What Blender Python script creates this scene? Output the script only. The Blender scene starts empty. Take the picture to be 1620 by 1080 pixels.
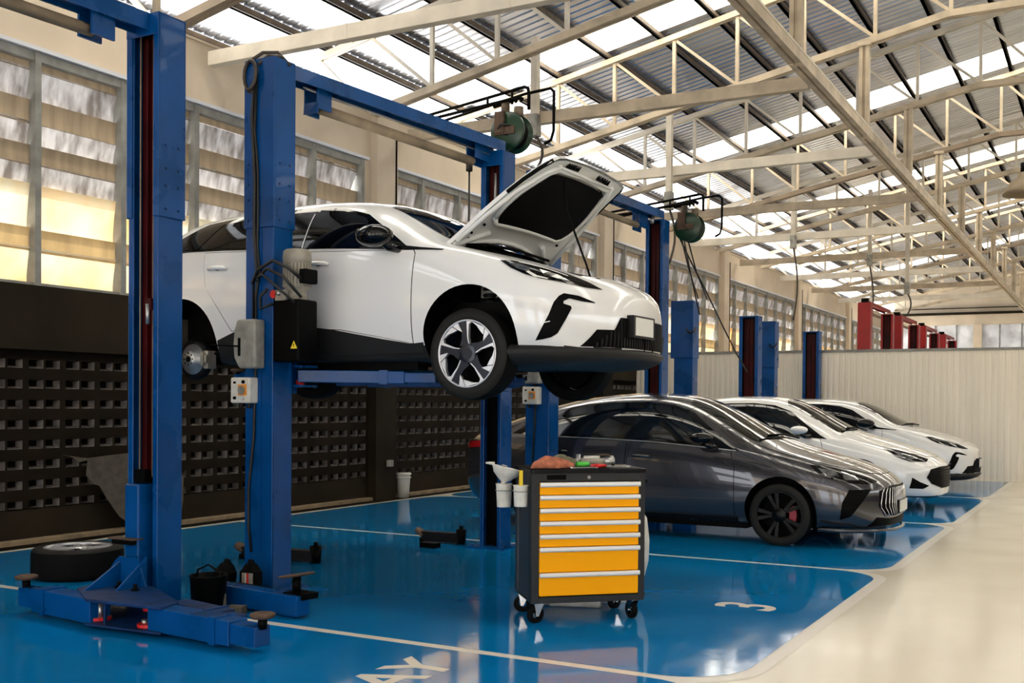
import bpy, bmesh, math, random
from mathutils import Vector, Matrix, geometry
from mathutils.bvhtree import BVHTree
PI = math.pi
random.seed(7)
S = bpy.context.scene
COL = S.collection
R = math.radians

# ------------------------------------------------------------------ camera
cam_d = bpy.data.cameras.new('camera'); cam = bpy.data.objects.new('camera', cam_d); COL.objects.link(cam)
FPX = 1674.536; YAW, PIT, ROL = R(-27.68791908), R(-0.76884123), R(0.48357289)
_f = Vector((math.sin(YAW)*math.cos(PIT), math.cos(YAW)*math.cos(PIT), math.sin(PIT)))
_r = Vector((math.cos(YAW), -math.sin(YAW), 0)); _u = _r.cross(_f)
_r2 = _r*math.cos(ROL)+_u*math.sin(ROL); _u2 = -_r*math.sin(ROL)+_u*math.cos(ROL)
M = Matrix((_r2, _u2, -_f)).transposed().to_4x4(); M.translation = (0, 0, 1.5)
cam.matrix_world = M
cam_d.sensor_fit = 'HORIZONTAL'; cam_d.sensor_width = 36; cam_d.lens = FPX/1620*36
cam_d.shift_x = -72.989/1620; cam_d.shift_y = 118.015/1620
cam_d.clip_start = 0.05; cam_d.clip_end = 400
S.camera = cam

# ------------------------------------------------------------------ world, sun, exposure
S.view_settings.view_transform = 'Standard'; S.view_settings.look = 'None'
S.view_settings.gamma = 1; S.view_settings.use_curve_mapping = False
S.view_settings.exposure = 1.55
W = bpy.data.worlds.new('world'); S.world = W; W.use_nodes = True
bg = W.node_tree.nodes['Background']
bg.inputs['Color'].default_value = (0.93, 0.96, 1.0, 1); bg.inputs['Strength'].default_value = 1.55
sun_d = bpy.data.lights.new('sun', 'SUN'); sun = bpy.data.objects.new('sun', sun_d); COL.objects.link(sun)
sun_d.energy = 6.0; sun_d.angle = R(1.0); sun_d.color = (1.0, 0.9, 0.72)
sun.rotation_euler = Vector((math.cos(R(52))*0.97, -math.cos(R(52))*0.25, -math.sin(R(52)))).to_track_quat('-Z', 'Y').to_euler()

# ------------------------------------------------------------------ materials
def mat(name, color, rough=0.5, metal=0.0, var=0.0, scale=4.0, bump=0.0, bscale=60.0, coat=0.0, spec=0.5,
        trans=None, dark=None, stretch=None, rvar=0.0, emit=None):
    m = bpy.data.materials.new(name); m.use_nodes = True
    nt = m.node_tree; b = nt.nodes['Principled BSDF']
    b.inputs['Base Color'].default_value = (*color, 1); b.inputs['Roughness'].default_value = rough
    b.inputs['Metallic'].default_value = metal; b.inputs['Coat Weight'].default_value = coat
    b.inputs['Coat Roughness'].default_value = 0.03
    b.inputs['Specular IOR Level'].default_value = spec
    tc = nt.nodes.new('ShaderNodeTexCoord'); mp = nt.nodes.new('ShaderNodeMapping')
    nt.links.new(tc.outputs['Object'], mp.inputs['Vector'])
    if stretch: mp.inputs['Scale'].default_value = stretch
    n = nt.nodes.new('ShaderNodeTexNoise'); n.inputs['Scale'].default_value = scale; n.inputs['Detail'].default_value = 6
    nt.links.new(mp.outputs[0], n.inputs['Vector'])
    if var > 0:
        cr = nt.nodes.new('ShaderNodeValToRGB')
        d = dark if dark else tuple(c*(1-var) for c in color)
        cr.color_ramp.elements[0].position = 0.35; cr.color_ramp.elements[1].position = 0.65
        cr.color_ramp.elements[0].color = (*d, 1); cr.color_ramp.elements[1].color = (*color, 1)
        nt.links.new(n.outputs['Fac'], cr.inputs['Fac']); nt.links.new(cr.outputs['Color'], b.inputs['Base Color'])
    if rvar > 0:
        mr = nt.nodes.new('ShaderNodeMapRange'); mr.inputs['To Min'].default_value = max(0.02, rough-rvar); mr.inputs['To Max'].default_value = rough+rvar
        mr.inputs['From Min'].default_value = 0.3; mr.inputs['From Max'].default_value = 0.7
        nt.links.new(n.outputs['Fac'], mr.inputs['Value']); nt.links.new(mr.outputs[0], b.inputs['Roughness'])
    if bump > 0:
        n2 = nt.nodes.new('ShaderNodeTexNoise'); n2.inputs['Scale'].default_value = bscale; n2.inputs['Detail'].default_value = 3
        nt.links.new(mp.outputs[0], n2.inputs['Vector'])
        bp = nt.nodes.new('ShaderNodeBump'); bp.inputs['Strength'].default_value = bump; bp.inputs['Distance'].default_value = 0.02
        nt.links.new(n2.outputs['Fac'], bp.inputs['Height']); nt.links.new(bp.outputs[0], b.inputs['Normal'])
    if trans is not None:
        out = nt.nodes['Material Output']; tr = nt.nodes.new('ShaderNodeBsdfTranslucent'); mx = nt.nodes.new('ShaderNodeMixShader')
        mx.inputs[0].default_value = trans
        tr.inputs['Color'].default_value = (*color, 1)
        if var > 0: nt.links.new(cr.outputs['Color'], tr.inputs['Color'])
        nt.links.new(b.outputs[0], mx.inputs[1]); nt.links.new(tr.outputs[0], mx.inputs[2]); nt.links.new(mx.outputs[0], out.inputs['Surface'])
    return m

def glass_mat(name, tint, alpha_mix=0.35, rough=0.02):
    m = bpy.data.materials.new(name); m.use_nodes = True; nt = m.node_tree
    b = nt.nodes['Principled BSDF']; b.inputs['Base Color'].default_value = (*tint, 1); b.inputs['Roughness'].default_value = rough
    b.inputs['Coat Weight'].default_value = 0.6
    return m

K = {}
def mk(k, *a, **kw): K[k] = mat(k, *a, **kw)
mk('lift_blue', (0.0, 0.065, 0.25), 0.30, var=0.3, scale=2.5, coat=0.10, rvar=0.08, spec=0.2)
mk('lift_blue_dirty', (0.003, 0.035, 0.14), 0.5, var=0.55, scale=9, spec=0.25)
mk('far_pane', (0.75, 0.75, 0.76), 0.5, var=0.35, scale=1.5, trans=0.35)
mk('lift_red', (0.30, 0.003, 0.006), 0.35, var=0.25)
mk('rail_red', (0.05, 0.001, 0.002), 0.45, var=0.6, scale=3, spec=0.2)
mk('black', (0.0018, 0.0018, 0.0018), 0.5, spec=0.06)
mk('rubber', (0.004, 0.004, 0.004), 0.75, var=0.3, scale=20, spec=0.1)
mk('rubber_side', (0.016, 0.016, 0.015), 0.6, var=0.2, spec=0.15)
mk('plastic_dark', (0.005, 0.005, 0.006), 0.42, var=0.15, spec=0.15)
mk('cladding', (0.018, 0.018, 0.018), 0.5, var=0.15, spec=0.2)
mk('gloss_black', (0.002, 0.002, 0.002), 0.06, spec=0.35)
mk('car_white', (0.80, 0.805, 0.80), 0.22, coat=1.0)
mk('car_white_inner', (0.78, 0.79, 0.77), 0.35, var=0.06)
mk('car_grey', (0.050, 0.050, 0.058), 0.22, metal=0.6, coat=1.0)
mk('glass_dark', (0.002, 0.002, 0.003), 0.03, spec=0.3)
mk('glass_tint', (0.005, 0.007, 0.008), 0.03, spec=0.5)
mk('chrome', (0.75, 0.75, 0.76), 0.12, metal=1)
mk('alu', (0.62, 0.63, 0.66), 0.28, metal=0.6)
mk('rim_dark', (0.010, 0.013, 0.024), 0.22, metal=0.3)
mk('rim_black', (0.002, 0.002, 0.002), 0.3, spec=0.2)
mk('caliper_red', (0.30, 0.01, 0.03), 0.35)
mk('steel', (0.45, 0.45, 0.44), 0.35, metal=0.8, var=0.3, scale=8)
mk('rust', (0.10, 0.055, 0.03), 0.7, var=0.5, scale=14)
mk('lamp_red', (0.25, 0.005, 0.008), 0.12, coat=1)
mk('lens', (0.22, 0.23, 0.24), 0.06, metal=0.5, var=0.9, scale=9, coat=1)
mk('plate_white', (0.72, 0.72, 0.68), 0.5)
mk('orange', (1.0, 0.40, 0.0), 0.5, spec=0.15)
mk('box_grey', (0.022, 0.023, 0.024), 0.4, var=0.1, spec=0.3)
mk('box_side', (0.035, 0.04, 0.05), 0.32, var=0.2, scale=5, spec=0.4)
mk('handle_alu', (0.78, 0.78, 0.76), 0.35, metal=0.35)
mk('white_plastic', (0.80, 0.77, 0.68), 0.5, var=0.2, scale=12)
mk('cloth_orange', (0.52, 0.17, 0.09), 0.9, var=0.5, scale=20)
mk('cloth_green', (0.20, 0.19, 0.12), 0.9, var=0.4, scale=20)
mk('sack', (0.66, 0.64, 0.57), 0.8, var=0.3, scale=8)
mk('cream', (0.72, 0.61, 0.47), 0.6, var=0.14, scale=1.2)
mk('steel_cream', (0.56, 0.46, 0.33), 0.5, var=0.35, scale=3)
mk('steel_white', (0.66, 0.60, 0.50), 0.5, var=0.2, scale=3)
mk('steel_brown', (0.24, 0.18, 0.12), 0.6, var=0.35, scale=3)
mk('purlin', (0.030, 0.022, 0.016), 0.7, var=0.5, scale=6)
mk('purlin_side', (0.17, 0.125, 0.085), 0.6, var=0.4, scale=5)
mk('wall_brown', (0.024, 0.017, 0.009), 0.75, var=0.4, scale=1.6, spec=0.15)
mk('pad_bar', (0.34, 0.26, 0.17), 0.6, var=0.4, scale=5)
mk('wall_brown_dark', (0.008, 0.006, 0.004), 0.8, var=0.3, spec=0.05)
mk('block_brown', (0.016, 0.010, 0.005), 0.8, var=0.4, scale=2.5, spec=0.12)
mk('block_rim_lit', (0.20, 0.175, 0.16), 0.4, var=0.6, scale=9)  # pale tone stands in for outside light catching the hole sides
mk('curb', (0.30, 0.22, 0.13), 0.8, var=0.4, scale=6)
mk('frame_metal', (0.30, 0.30, 0.28), 0.55, var=0.3, scale=6)
mk('gutter_white', (0.70, 0.72, 0.78), 0.5)
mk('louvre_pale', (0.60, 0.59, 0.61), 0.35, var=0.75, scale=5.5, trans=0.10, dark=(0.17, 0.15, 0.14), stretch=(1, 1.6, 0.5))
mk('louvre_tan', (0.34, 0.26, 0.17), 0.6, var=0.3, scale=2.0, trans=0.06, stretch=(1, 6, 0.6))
mk('louvre_sunlit', (1.0, 0.93, 0.68), 0.5, var=0.35, scale=1.1, trans=0.13, dark=(1.0, 0.60, 0.22))  # sunlight on the bottom rows is put into the sheet colour
mk('louvre_tan_sunlit', (0.60, 0.42, 0.20), 0.6, var=0.3, scale=2.0, trans=0.12, stretch=(1, 3, 0.8))  # tan sheet with the same sunlight mixed into its colour
mk('floor_line', (0.72, 0.68, 0.60), 0.22)
mk('green_reel', (0.004, 0.035, 0.012), 0.3, var=0.3)
mk('lamp_shade', (0.22, 0.16, 0.09), 0.5)
mk('bucket_white', (0.72, 0.69, 0.60), 0.45, var=0.15)
mk('cable', (0.010, 0.009, 0.008), 0.5)
mk('hose_brown', (0.045, 0.032, 0.024), 0.5)
mk('yellow', (0.85, 0.62, 0.02), 0.5)
mk('switch_orange', (0.85, 0.30, 0.02), 0.4)
mk('red', (0.55, 0.01, 0.01), 0.4)
mk('tan_card', (0.085, 0.070, 0.050), 0.7, var=0.4, scale=12)
mk('motor_grey', (0.36, 0.33, 0.27), 0.45, var=0.35, scale=9)
mk('cover_grey', (0.34, 0.33, 0.29), 0.5, var=0.4, scale=10)
mk('seat_dark', (0.05, 0.05, 0.055), 0.8)
mk('green', (0.08, 0.55, 0.06), 0.5)
mk('outside', (0.80, 0.80, 0.80), 0.9, var=0.1)

# glossy blue epoxy: colour mottling, faint roughness smears
def floor_mat(name, c1, c2, rough, spec=0.5, coat=0.0, wav=0.02):
    m = mat(name, c1, rough, var=0.5, scale=1.1, dark=c2, coat=coat, spec=spec, rvar=rough*0.2)
    nt = m.node_tree; b = nt.nodes['Principled BSDF']
    for q in nt.nodes:
        if q.type == 'VALTORGB': q.color_ramp.elements[0].position = 0.15; q.color_ramp.elements[1].position = 0.85
        if q.type == 'TEX_NOISE': q.inputs['Detail'].default_value = 3
    tc = nt.nodes.new('ShaderNodeTexCoord'); n = nt.nodes.new('ShaderNodeTexNoise'); n.inputs['Scale'].default_value = 5.0; n.inputs['Detail'].default_value = 2
    nt.links.new(tc.outputs['Object'], n.inputs['Vector'])
    bp = nt.nodes.new('ShaderNodeBump'); bp.inputs['Strength'].default_value = wav; bp.inputs['Distance'].default_value = 0.05
    nt.links.new(n.outputs['Fac'], bp.inputs['Height']); nt.links.new(bp.outputs[0], b.inputs['Normal'])
    return m
K['floor_blue'] = floor_mat('floor_blue', (0.001, 0.20, 0.50), (0.001, 0.14, 0.38), 0.07, spec=0.45, wav=0.012)
K['floor_beige'] = floor_mat('floor_beige', (0.70, 0.64, 0.52), (0.66, 0.60, 0.48), 0.15, spec=0.55, wav=0.012)

def sheet_mat(name, color, rough, metal, trans=None):
    m = mat(name, color, rough, metal, var=0.25, scale=2.0, stretch=(0.3, 3, 1), trans=trans)
    return m
K['roof_sheet'] = sheet_mat('roof_sheet', (0.70, 0.75, 0.86), 0.26, 0.9)
K['skylight'] = mat('skylight', (1.0, 0.97, 0.90), 0.5, var=0.06, trans=0.92)
# partition: ribbed translucent cream sheet
K['partition'] = mat('partition', (0.90, 0.83, 0.70), 0.5, var=0.08, scale=1.0, stretch=(6, 1, 0.4))

# ------------------------------------------------------------------ mesh builder
class MB:
    def __init__(s, *mats): s.v = []; s.f = []; s.mi = []; s.mats = list(mats) or ['black']; s.m = 0; s.x = None; s.sm = []; s.smooth = False
    def use(s, k):
        if k not in s.mats: s.mats.append(k)
        s.m = s.mats.index(k); return s
    def add(s, vs, fs, smooth=None):
        o = len(s.v)
        for p in vs:
            p = Vector(p); s.v.append(s.x @ p if s.x else p)
        for f in fs: s.f.append([i+o for i in f]); s.mi.append(s.m); s.sm.append(s.smooth if smooth is None else smooth)
        return s
    def box(s, x0, x1, y0, y1, z0, z1):
        vs = [(x, y, z) for z in (z0, z1) for y in (y0, y1) for x in (x0, x1)]
        return s.add(vs, [(0, 2, 3, 1), (4, 5, 7, 6), (0, 1, 5, 4), (2, 6, 7, 3), (0, 4, 6, 2), (1, 3, 7, 5)])
    def bar(s, p, q, w, h, up=(0, 0, 1)):
        p, q = Vector(p), Vector(q); d = (q-p).normalized(); up = Vector(up)
        if abs(d.dot(up)) > 0.99: up = Vector((0, 1, 0))
        a = d.cross(up).normalized(); b = a.cross(d).normalized()
        vs = [c+a*i*w/2+b*j*h/2 for c in (p, q) for i, j in ((-1, -1), (1, -1), (1, 1), (-1, 1))]
        return s.add(vs, [(0, 1, 2, 3), (7, 6, 5, 4), (0, 4, 5, 1), (1, 5, 6, 2), (2, 6, 7, 3), (3, 7, 4, 0)])
    def tube(s, pts, r, n=8, cap=True):
        pts = [Vector(p) for p in pts]; rings = []; vs = []; fs = []
        rr = r if isinstance(r, (list, tuple)) else [r]*len(pts)
        up = None
        for i, p in enumerate(pts):
            d = (pts[min(i+1, len(pts)-1)]-pts[max(i-1, 0)]).normalized()
            if up is None:
                up = Vector((0, 0, 1)) if abs(d.z) < 0.9 else Vector((1, 0, 0))
            a = d.cross(up).normalized(); b = a.cross(d).normalized(); up = b
            for k in range(n):
                t = 2*PI*k/n; vs.append(p+(a*math.cos(t)+b*math.sin(t))*rr[i])
        for i in range(len(pts)-1):
            for k in range(n):
                k2 = (k+1) % n; fs.append((i*n+k, i*n+k2, (i+1)*n+k2, (i+1)*n+k))
        s.add(vs, fs, True)
        if cap: s.add([vs[k] if not s.x else vs[k] for k in range(n)], [tuple(range(n))], False); s.add(vs[-n:], [tuple(reversed(range(n)))], False)
        return s
    def cyl(s, p, q, r, n=24, r2=None): return s.tube([p, q], [r, r if r2 is None else r2], n)
    def lathe(s, prof, c=(0, 0, 0), axis='z', n=40, smooth=True, ends=False):
        vs = []; fs = []
        for (r, h) in prof:
            for k in range(n):
                t = 2*PI*k/n
                a, b = r*math.cos(t), r*math.sin(t)
                p = {'z': (a, b, h), 'y': (a, h, -b), 'x': (h, a, b)}[axis]
                vs.append(Vector(p)+Vector(c))
        for i in range(len(prof)-1):
            for k in range(n):
                k2 = (k+1) % n; fs.append((i*n+k, i*n+k2, (i+1)*n+k2, (i+1)*n+k))
        s.add(vs, fs, smooth)
        if ends: s.add(vs[:n], [tuple(reversed(range(n)))], False); s.add(vs[-n:], [tuple(range(n))], False)
        return s
    def prism(s, pts, plane, a, b):
        """outline pts (u,v) extruded: plane 'xz' from y=a..b, 'yz' from x=a..b, 'xy' from z=a..b"""
        f = {'xz': lambda u, v, t: (u, t, v), 'yz': lambda u, v, t: (t, u, v), 'xy': lambda u, v, t: (u, v, t)}[plane]
        n = len(pts); vs = [f(u, v, a) for u, v in pts]+[f(u, v, b) for u, v in pts]
        fs = [tuple(range(n)), tuple(reversed(range(n, 2*n)))]+[(i, i+n, (i+1) % n+n, (i+1) % n) for i in range(n)]
        return s.add(vs, fs, False)
    def sphere(s, c, r, n=16, sc=(1, 1, 1)):
        prof = [(max(1e-4, r*math.sin(PI*i/(n//2))), -r*math.cos(PI*i/(n//2))) for i in range(n//2+1)]
        vs = []; fs = []
        for (rr, h) in prof:
            for k in range(n):
                t = 2*PI*k/n; vs.append(Vector(c)+Vector((rr*math.cos(t)*sc[0], rr*math.sin(t)*sc[1], h*sc[2])))
        for i in range(len(prof)-1):
            for k in range(n):
                k2 = (k+1) % n; fs.append((i*n+k, i*n+k2, (i+1)*n+k2, (i+1)*n+k))
        return s.add(vs, fs, True)
    def build(s, name, parent=None, bevel=0.0, fixn=True, seg=2):
        me = bpy.data.meshes.new(name); me.from_pydata([tuple(p) for p in s.v], [], s.f)
        for k in s.mats: me.materials.append(K[k])
        me.polygons.foreach_set('material_index', s.mi); me.polygons.foreach_set('use_smooth', s.sm)
        if fixn:
            bm = bmesh.new(); bm.from_mesh(me); bmesh.ops.remove_doubles(bm, verts=bm.verts, dist=1e-5)
            bmesh.ops.recalc_face_normals(bm, faces=bm.faces); bm.to_mesh(me); bm.free()
        me.update()
        o = bpy.data.objects.new(name, me); COL.objects.link(o)
        if parent is not None: o.parent = parent
        if bevel > 0:
            b = o.modifiers.new('bevel', 'BEVEL'); b.width = bevel; b.segments = seg; b.limit_method = 'ANGLE'; b.angle_limit = R(40)
        return o

def thing(name, label, cat, loc=(0, 0, 0), rz=0, group=None):
    o = bpy.data.objects.new(name, None); COL.objects.link(o); o.empty_display_size = 0.1
    o.location = loc; o.rotation_euler = (0, 0, rz); o['label'] = label; o['category'] = cat
    if group: o['group'] = group
    return o
def tag(o, label, cat, group=None, kind=None):
    o['label'] = label; o['category'] = cat
    if group: o['group'] = group
    if kind: o['kind'] = kind
    return o
def struct(o): o['kind'] = 'structure'; return o
def dup(root, loc=None, rz=None, label=None):
    def cp(o, par):
        c = o.copy(); COL.objects.link(c); c.parent = par
        for ch in [x for x in bpy.data.objects if x.parent == o]: cp(ch, c)
        return c
    r = cp(root, root.parent)
    if loc: r.location = loc
    if rz is not None: r.rotation_euler = (0, 0, rz)
    if label: r['label'] = label
    return r
# ================================================================== THE SETTING
def rrect(x0, x1, y0, y1, r, n=8, corners=(1, 1, 1, 1)):
    """rounded rectangle outline, corners order: (x1,y0),(x1,y1),(x0,y1),(x0,y0)"""
    out = []
    for i, (cx, cy, a0, sx, sy) in enumerate(((x1-r, y0+r, -90, 1, -1), (x1-r, y1-r, 0, 1, 1), (x0+r, y1-r, 90, -1, 1), (x0+r, y0+r, 180, -1, -1))):
        if corners[i]:
            for k in range(n+1):
                t = R(a0+90*k/n); out.append((cx+r*math.cos(t), cy+r*math.sin(t)))
        else: out.append((cx+r*sx, cy+r*sy))
    return out
def flat(name, pts, z, key):
    m = MB(key); m.add([(x, y, z) for x, y in pts], [tuple(range(len(pts)))]); return m.build(name)
fl = MB('floor_beige'); fl.box(-9.6, 26, -14, 60, -0.2, 0.0); struct(fl.build('floor'))
BX0, BX1 = -9.45, -1.80
BY = [-3.25, 1.06, 5.37, 9.68, 13.99, 18.30, 22.50]
# painted lines: rounded white pads, with a blue field inset on each
for i in range(6):
    y0, y1 = BY[i], BY[i+1]
    hw = 0.04
    last = i == 5
    o = flat('trim_%d' % (i+1), rrect(BX0-0.11, BX1+0.10, y0-hw, y1+(hw if not last else 0.0), 0.46, corners=(1, 1 if not last else 0, 0, 0)), 0.0015+0.0003*(i % 2), 'floor_line'); struct(o)
    o = flat('floor_bay', rrect(BX0, BX1, y0+hw, y1-(hw if not last else 0.0), 0.42, corners=(1, 1 if not last else 0, 1 if i == 3 else 0, 1 if i == 4 else 0)), 0.003, 'floor_blue'); struct(o)

# dark gutter and curb along the left wall
g = MB('wall_brown_dark'); g.box(-9.76, -9.565, -10, 55, 0.0, 0.005); struct(g.build('trim_8'))
g = MB('curb'); g.box(-9.86, -9.76, -10, 55, -0.1, 0.055); struct(g.build('trim_9', bevel=0.01))

WX = -9.85
COLS = [-2.9, 5.0, 12.9, 20.8, 28.7, 36.6, 44.5, 52.4]
# wall: brown base band, cream head band (one mesh) with vent blocks between columns
w = MB('wall_brown', 'cream', 'wall_brown_dark')
w.use('wall_brown').box(-10.05, WX+0.05, -10, 56, 1.99, 2.65)
w.use('wall_brown_dark').box(-10.05, WX, -10, 56, 1.90, 1.99)  # shadow line under the ledge, painted as a darker strip
w.use('wall_brown').box(-10.05, WX, -10, 56, -0.1, 0.36)
w.use('cream').box(-10.05, WX, -10, 56, 5.04, 5.81)
for c in COLS:
    w.use('cream').box(-10.05, WX+0.14, c-0.22, c+0.28, 2.65, 5.81)
    w.use('wall_brown').box(-10.05, WX+0.14, c-0.22, c+0.28, -0.1, 2.65)
    w.use('wall_brown_dark').box(WX+0.14, WX+0.155, c+0.22, c+0.245, 2.65, 5.5)
    w.use('cream').box(-10.05, WX+0.01, c+0.28, c+0.34, 2.65, 5.1)
    w.use('cream').box(-10.05, WX+0.01, c-0.44, c-0.22, 2.65, 5.1)
w.use('cream').box(-10.05, WX+0.02, -10, 56, 5.81, 5.84)
wall_left = struct(w.build('wall_left'))
# vent block screens, one per bay
for bi in range(len(COLS)-1):
    ya, yb = COLS[bi]+0.28, COLS[bi+1]-0.22
    if ya < -5 or bi > 5: continue
    m = MB('block_brown', 'block_rim_lit', 'wall_brown_dark')
    ys = [ya]; hole = []
    y = ya+0.06
    while y+0.43 < yb:
        for (a, bb) in ((0.03, 0.195), (0.222, 0.387)):
            ys += [y+a, y+bb]; hole.append(len(ys)-2)
        y += 0.43
    ys.append(yb)
    zs = [0.36]; zh = []
    for k in range(7, -1, -1):
        zc = 1.845-0.207*k; zs += [zc-0.045, zc+0.045]; zh.append(len(zs)-2)
    zs.append(1.90)
    for i in range(len(ys)-1):
        for j in range(len(zs)-1):
            a, b_, c, d = ys[i], ys[i+1], zs[j], zs[j+1]
            if i in hole and j in zh:
                D = 0.085; e = 0.018
                P = [(WX, a, c), (WX, b_, c), (WX, b_, d), (WX, a, d)]
                Q = [(WX-D, a+e, c+e*1.2), (WX-D, b_-e, c+e*1.2), (WX-D, b_-e, d-e*0.5), (WX-D, a+e, d-e*0.5)]
                m.use('block_rim_lit').add(P+Q, [(0, 1, 5, 4), (1, 2, 6, 5), (3, 0, 4, 7)])
                m.use('block_brown').add(P+Q, [(2, 3, 7, 6)])
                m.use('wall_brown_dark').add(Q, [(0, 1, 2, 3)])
            else:
                m.use('block_brown').add([(WX, a, c), (WX, b_, c), (WX, b_, d), (WX, a, d)], [(0, 1, 2, 3)])
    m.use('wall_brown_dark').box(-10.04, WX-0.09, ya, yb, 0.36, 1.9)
    o = m.build('vent_screen', wall_left, fixn=False)
# windows: frame + louvre sheets
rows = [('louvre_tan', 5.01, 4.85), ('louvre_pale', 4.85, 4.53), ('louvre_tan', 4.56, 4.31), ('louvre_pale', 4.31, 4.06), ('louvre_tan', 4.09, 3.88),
        ('louvre_pale', 3.88, 3.63), ('louvre_sunlit', 3.68, 3.22), ('louvre_tan_sunlit', 3.24, 3.0), ('louvre_sunlit', 3.02, 2.66)]
for bi in range(len(COLS)-1):
    y1 = COLS[bi+1]-0.44; y0 = COLS[bi]+0.34
    f = MB('frame_metal', 'gutter_white')
    f.box(WX-0.06, WX+0.03, y0, y1, 4.95, 5.04); f.box(WX-0.06, WX+0.02, y0, y1, 2.64, 2.68)
    f.use('gutter_white').box(WX-0.02, WX+0.075, y0-0.05, y1+0.12, 5.045, 5.085); f.use('frame_metal')
    ys = [y1-1.06*k for k in range(8) if y1-1.06*k > y0-0.02]
    if ys[-1] > y0+0.2: ys.append(y0)
    for y in ys: f.box(WX-0.09, WX+0.045, y-0.035, y+0.035, 2.65, 5.04)
    wo = struct(f.build('window_%d' % (bi+1)))
    b = MB('louvre_pale', 'louvre_tan', 'louvre_sunlit', 'louvre_tan_sunlit')
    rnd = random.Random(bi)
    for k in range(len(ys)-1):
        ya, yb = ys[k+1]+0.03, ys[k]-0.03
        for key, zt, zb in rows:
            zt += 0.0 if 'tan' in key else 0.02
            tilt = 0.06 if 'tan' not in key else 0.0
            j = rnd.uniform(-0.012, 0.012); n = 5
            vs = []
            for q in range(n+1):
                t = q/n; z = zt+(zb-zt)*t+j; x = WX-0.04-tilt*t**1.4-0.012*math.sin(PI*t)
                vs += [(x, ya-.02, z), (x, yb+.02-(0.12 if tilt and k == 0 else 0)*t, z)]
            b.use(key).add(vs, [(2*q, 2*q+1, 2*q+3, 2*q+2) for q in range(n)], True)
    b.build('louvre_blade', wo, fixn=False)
# outside ground beside the hall
o = MB('outside'); o.box(-60, -10.06, -30, 80, -0.3, -0.15); struct(o.build('ground_outside'))
# far gable wall
FY = 56.0
w = MB('cream', 'wall_brown'); w.box(-10, 22, FY, FY+0.3, 5.5, 9.6); w.box(-10, 22, FY, FY+0.3, -0.1, 3.2)
for x in range(-10, 22, 4): w.box(x-0.2, x+0.2, FY-0.1, FY+0.3, 3.2, 5.5)
w.use('wall_brown').box(-10, 22, FY-0.15, FY-0.02, 6.0, 6.12); w.box(-10, 22, FY-0.15, FY-0.02, 6.3, 6.34)
struct(w.build('wall_far'))
w = MB('frame_metal', 'far_pane')
for x in range(-10, 22): w.use('frame_metal').box(x-0.03, x+0.03, FY+0.05, FY+0.12, 3.2, 5.5)
w.box(-10, 22, FY+0.04, FY+0.12, 4.1, 4.16)
w.use('far_pane').box(-10, 22, FY+0.13, FY+0.14, 3.2, 5.5)
struct(w.build('window_9'))
# the unseen sides of the hall: back wall with tall doorways, right wall with a high window band
w = MB('cream', 'wall_brown')
for xa, xb in ((-10, -7.5), (-4.3, -2.3), (1.2, 3.2), (6.7, 8.7), (12.2, 14)): w.use('cream').box(xa, xb, -12.3, -12, -.1, 7.0)
w.box(-10, 14, -12.3, -12, 4.3, 9.6)
struct(w.build('wall_back'))
w = MB('cream', 'wall_brown'); w.use('wall_brown').box(14, 14.3, -12, 56, -.1, 2.4).use('cream').box(14, 14.3, -12, 56, 2.4, 4.2).box(14, 14.3, -12, 56, 5.4, 7.6)
for y in range(-12, 56, 8): w.box(13.9, 14.3, y, y+.4, 2.4, 7.6)
struct(w.build('wall_right'))
# partition across the hall
PY = 22.57
p = MB('partition', 'frame_metal')
n = int((8+9.8)/0.10)
vs = []; fs = []
x = -9.8; xs = []
while x < 12:
    for dx, dy in ((0, 0), (0.045, 0), (0.06, 0.010), (0.095, 0.010), (0.11, 0)): xs.append((x+dx, PY+dy))
    x += 0.12
for (a, b_) in xs: vs += [(a, b_, 0), (a, b_, 2.60)]
p.add(vs, [(2*i, 2*i+2, 2*i+3, 2*i+1) for i in range(len(xs)-1)])
p.use('frame_metal').box(-9.8, 12, PY-0.03, PY+0.06, 2.60, 2.65).box(-9.8, 12, PY+0.03, PY+0.06, 1.3, 1.36)
for x in (-6, -2, 2, 6, 10): p.box(x, x+0.05, PY+0.03, PY+0.08, 0, 2.6)
struct(p.build('wall_partition', fixn=False))

# ------------------------------------------------------------------ roof
RX0, RXR = -11.6, 2.2
def zroof(x): return 7.06+0.205*((x if x < RXR else 2*RXR-x)+9.59)
SKY = [(7.35, 8.55), (15.15, 16.35), (22.85, 24.05), (30.6, 31.8), (38.3, 39.5), (46.0, 47.2)]
roof = MB('roof_sheet', 'skylight')
def corr(y0, y1, key):
    roof.use(key); pts = []; y = y0; P = 0.19 if key == 'roof_sheet' else 0.19
    while y < y1-1e-6:
        for dy, dz in ((0, 0), (0.12, 0.0), (0.135, 0.014), (0.17, 0.014)):
            if y+dy < y1: pts.append((y+dy, dz))
        y += P
    pts.append((y1, 0))
    for xa, xb in ((RX0, RXR), (RXR, 16.0)):
        vs = []
        for (yy, dz) in pts: vs += [(xa, yy, zroof(xa)+dz), (xb, yy, zroof(xb)+dz)]
        roof.add(vs, [(2*i, 2*i+1, 2*i+3, 2*i+2) for i in range(len(pts)-1)])
yc = -8.0
for a, b_ in SKY+[(57, 57)]:
    corr(yc, a, 'roof_sheet')
    if b_ > a: corr(a, b_, 'skylight')
    yc = b_
ceiling = struct(roof.build('ceiling', fixn=False))
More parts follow.
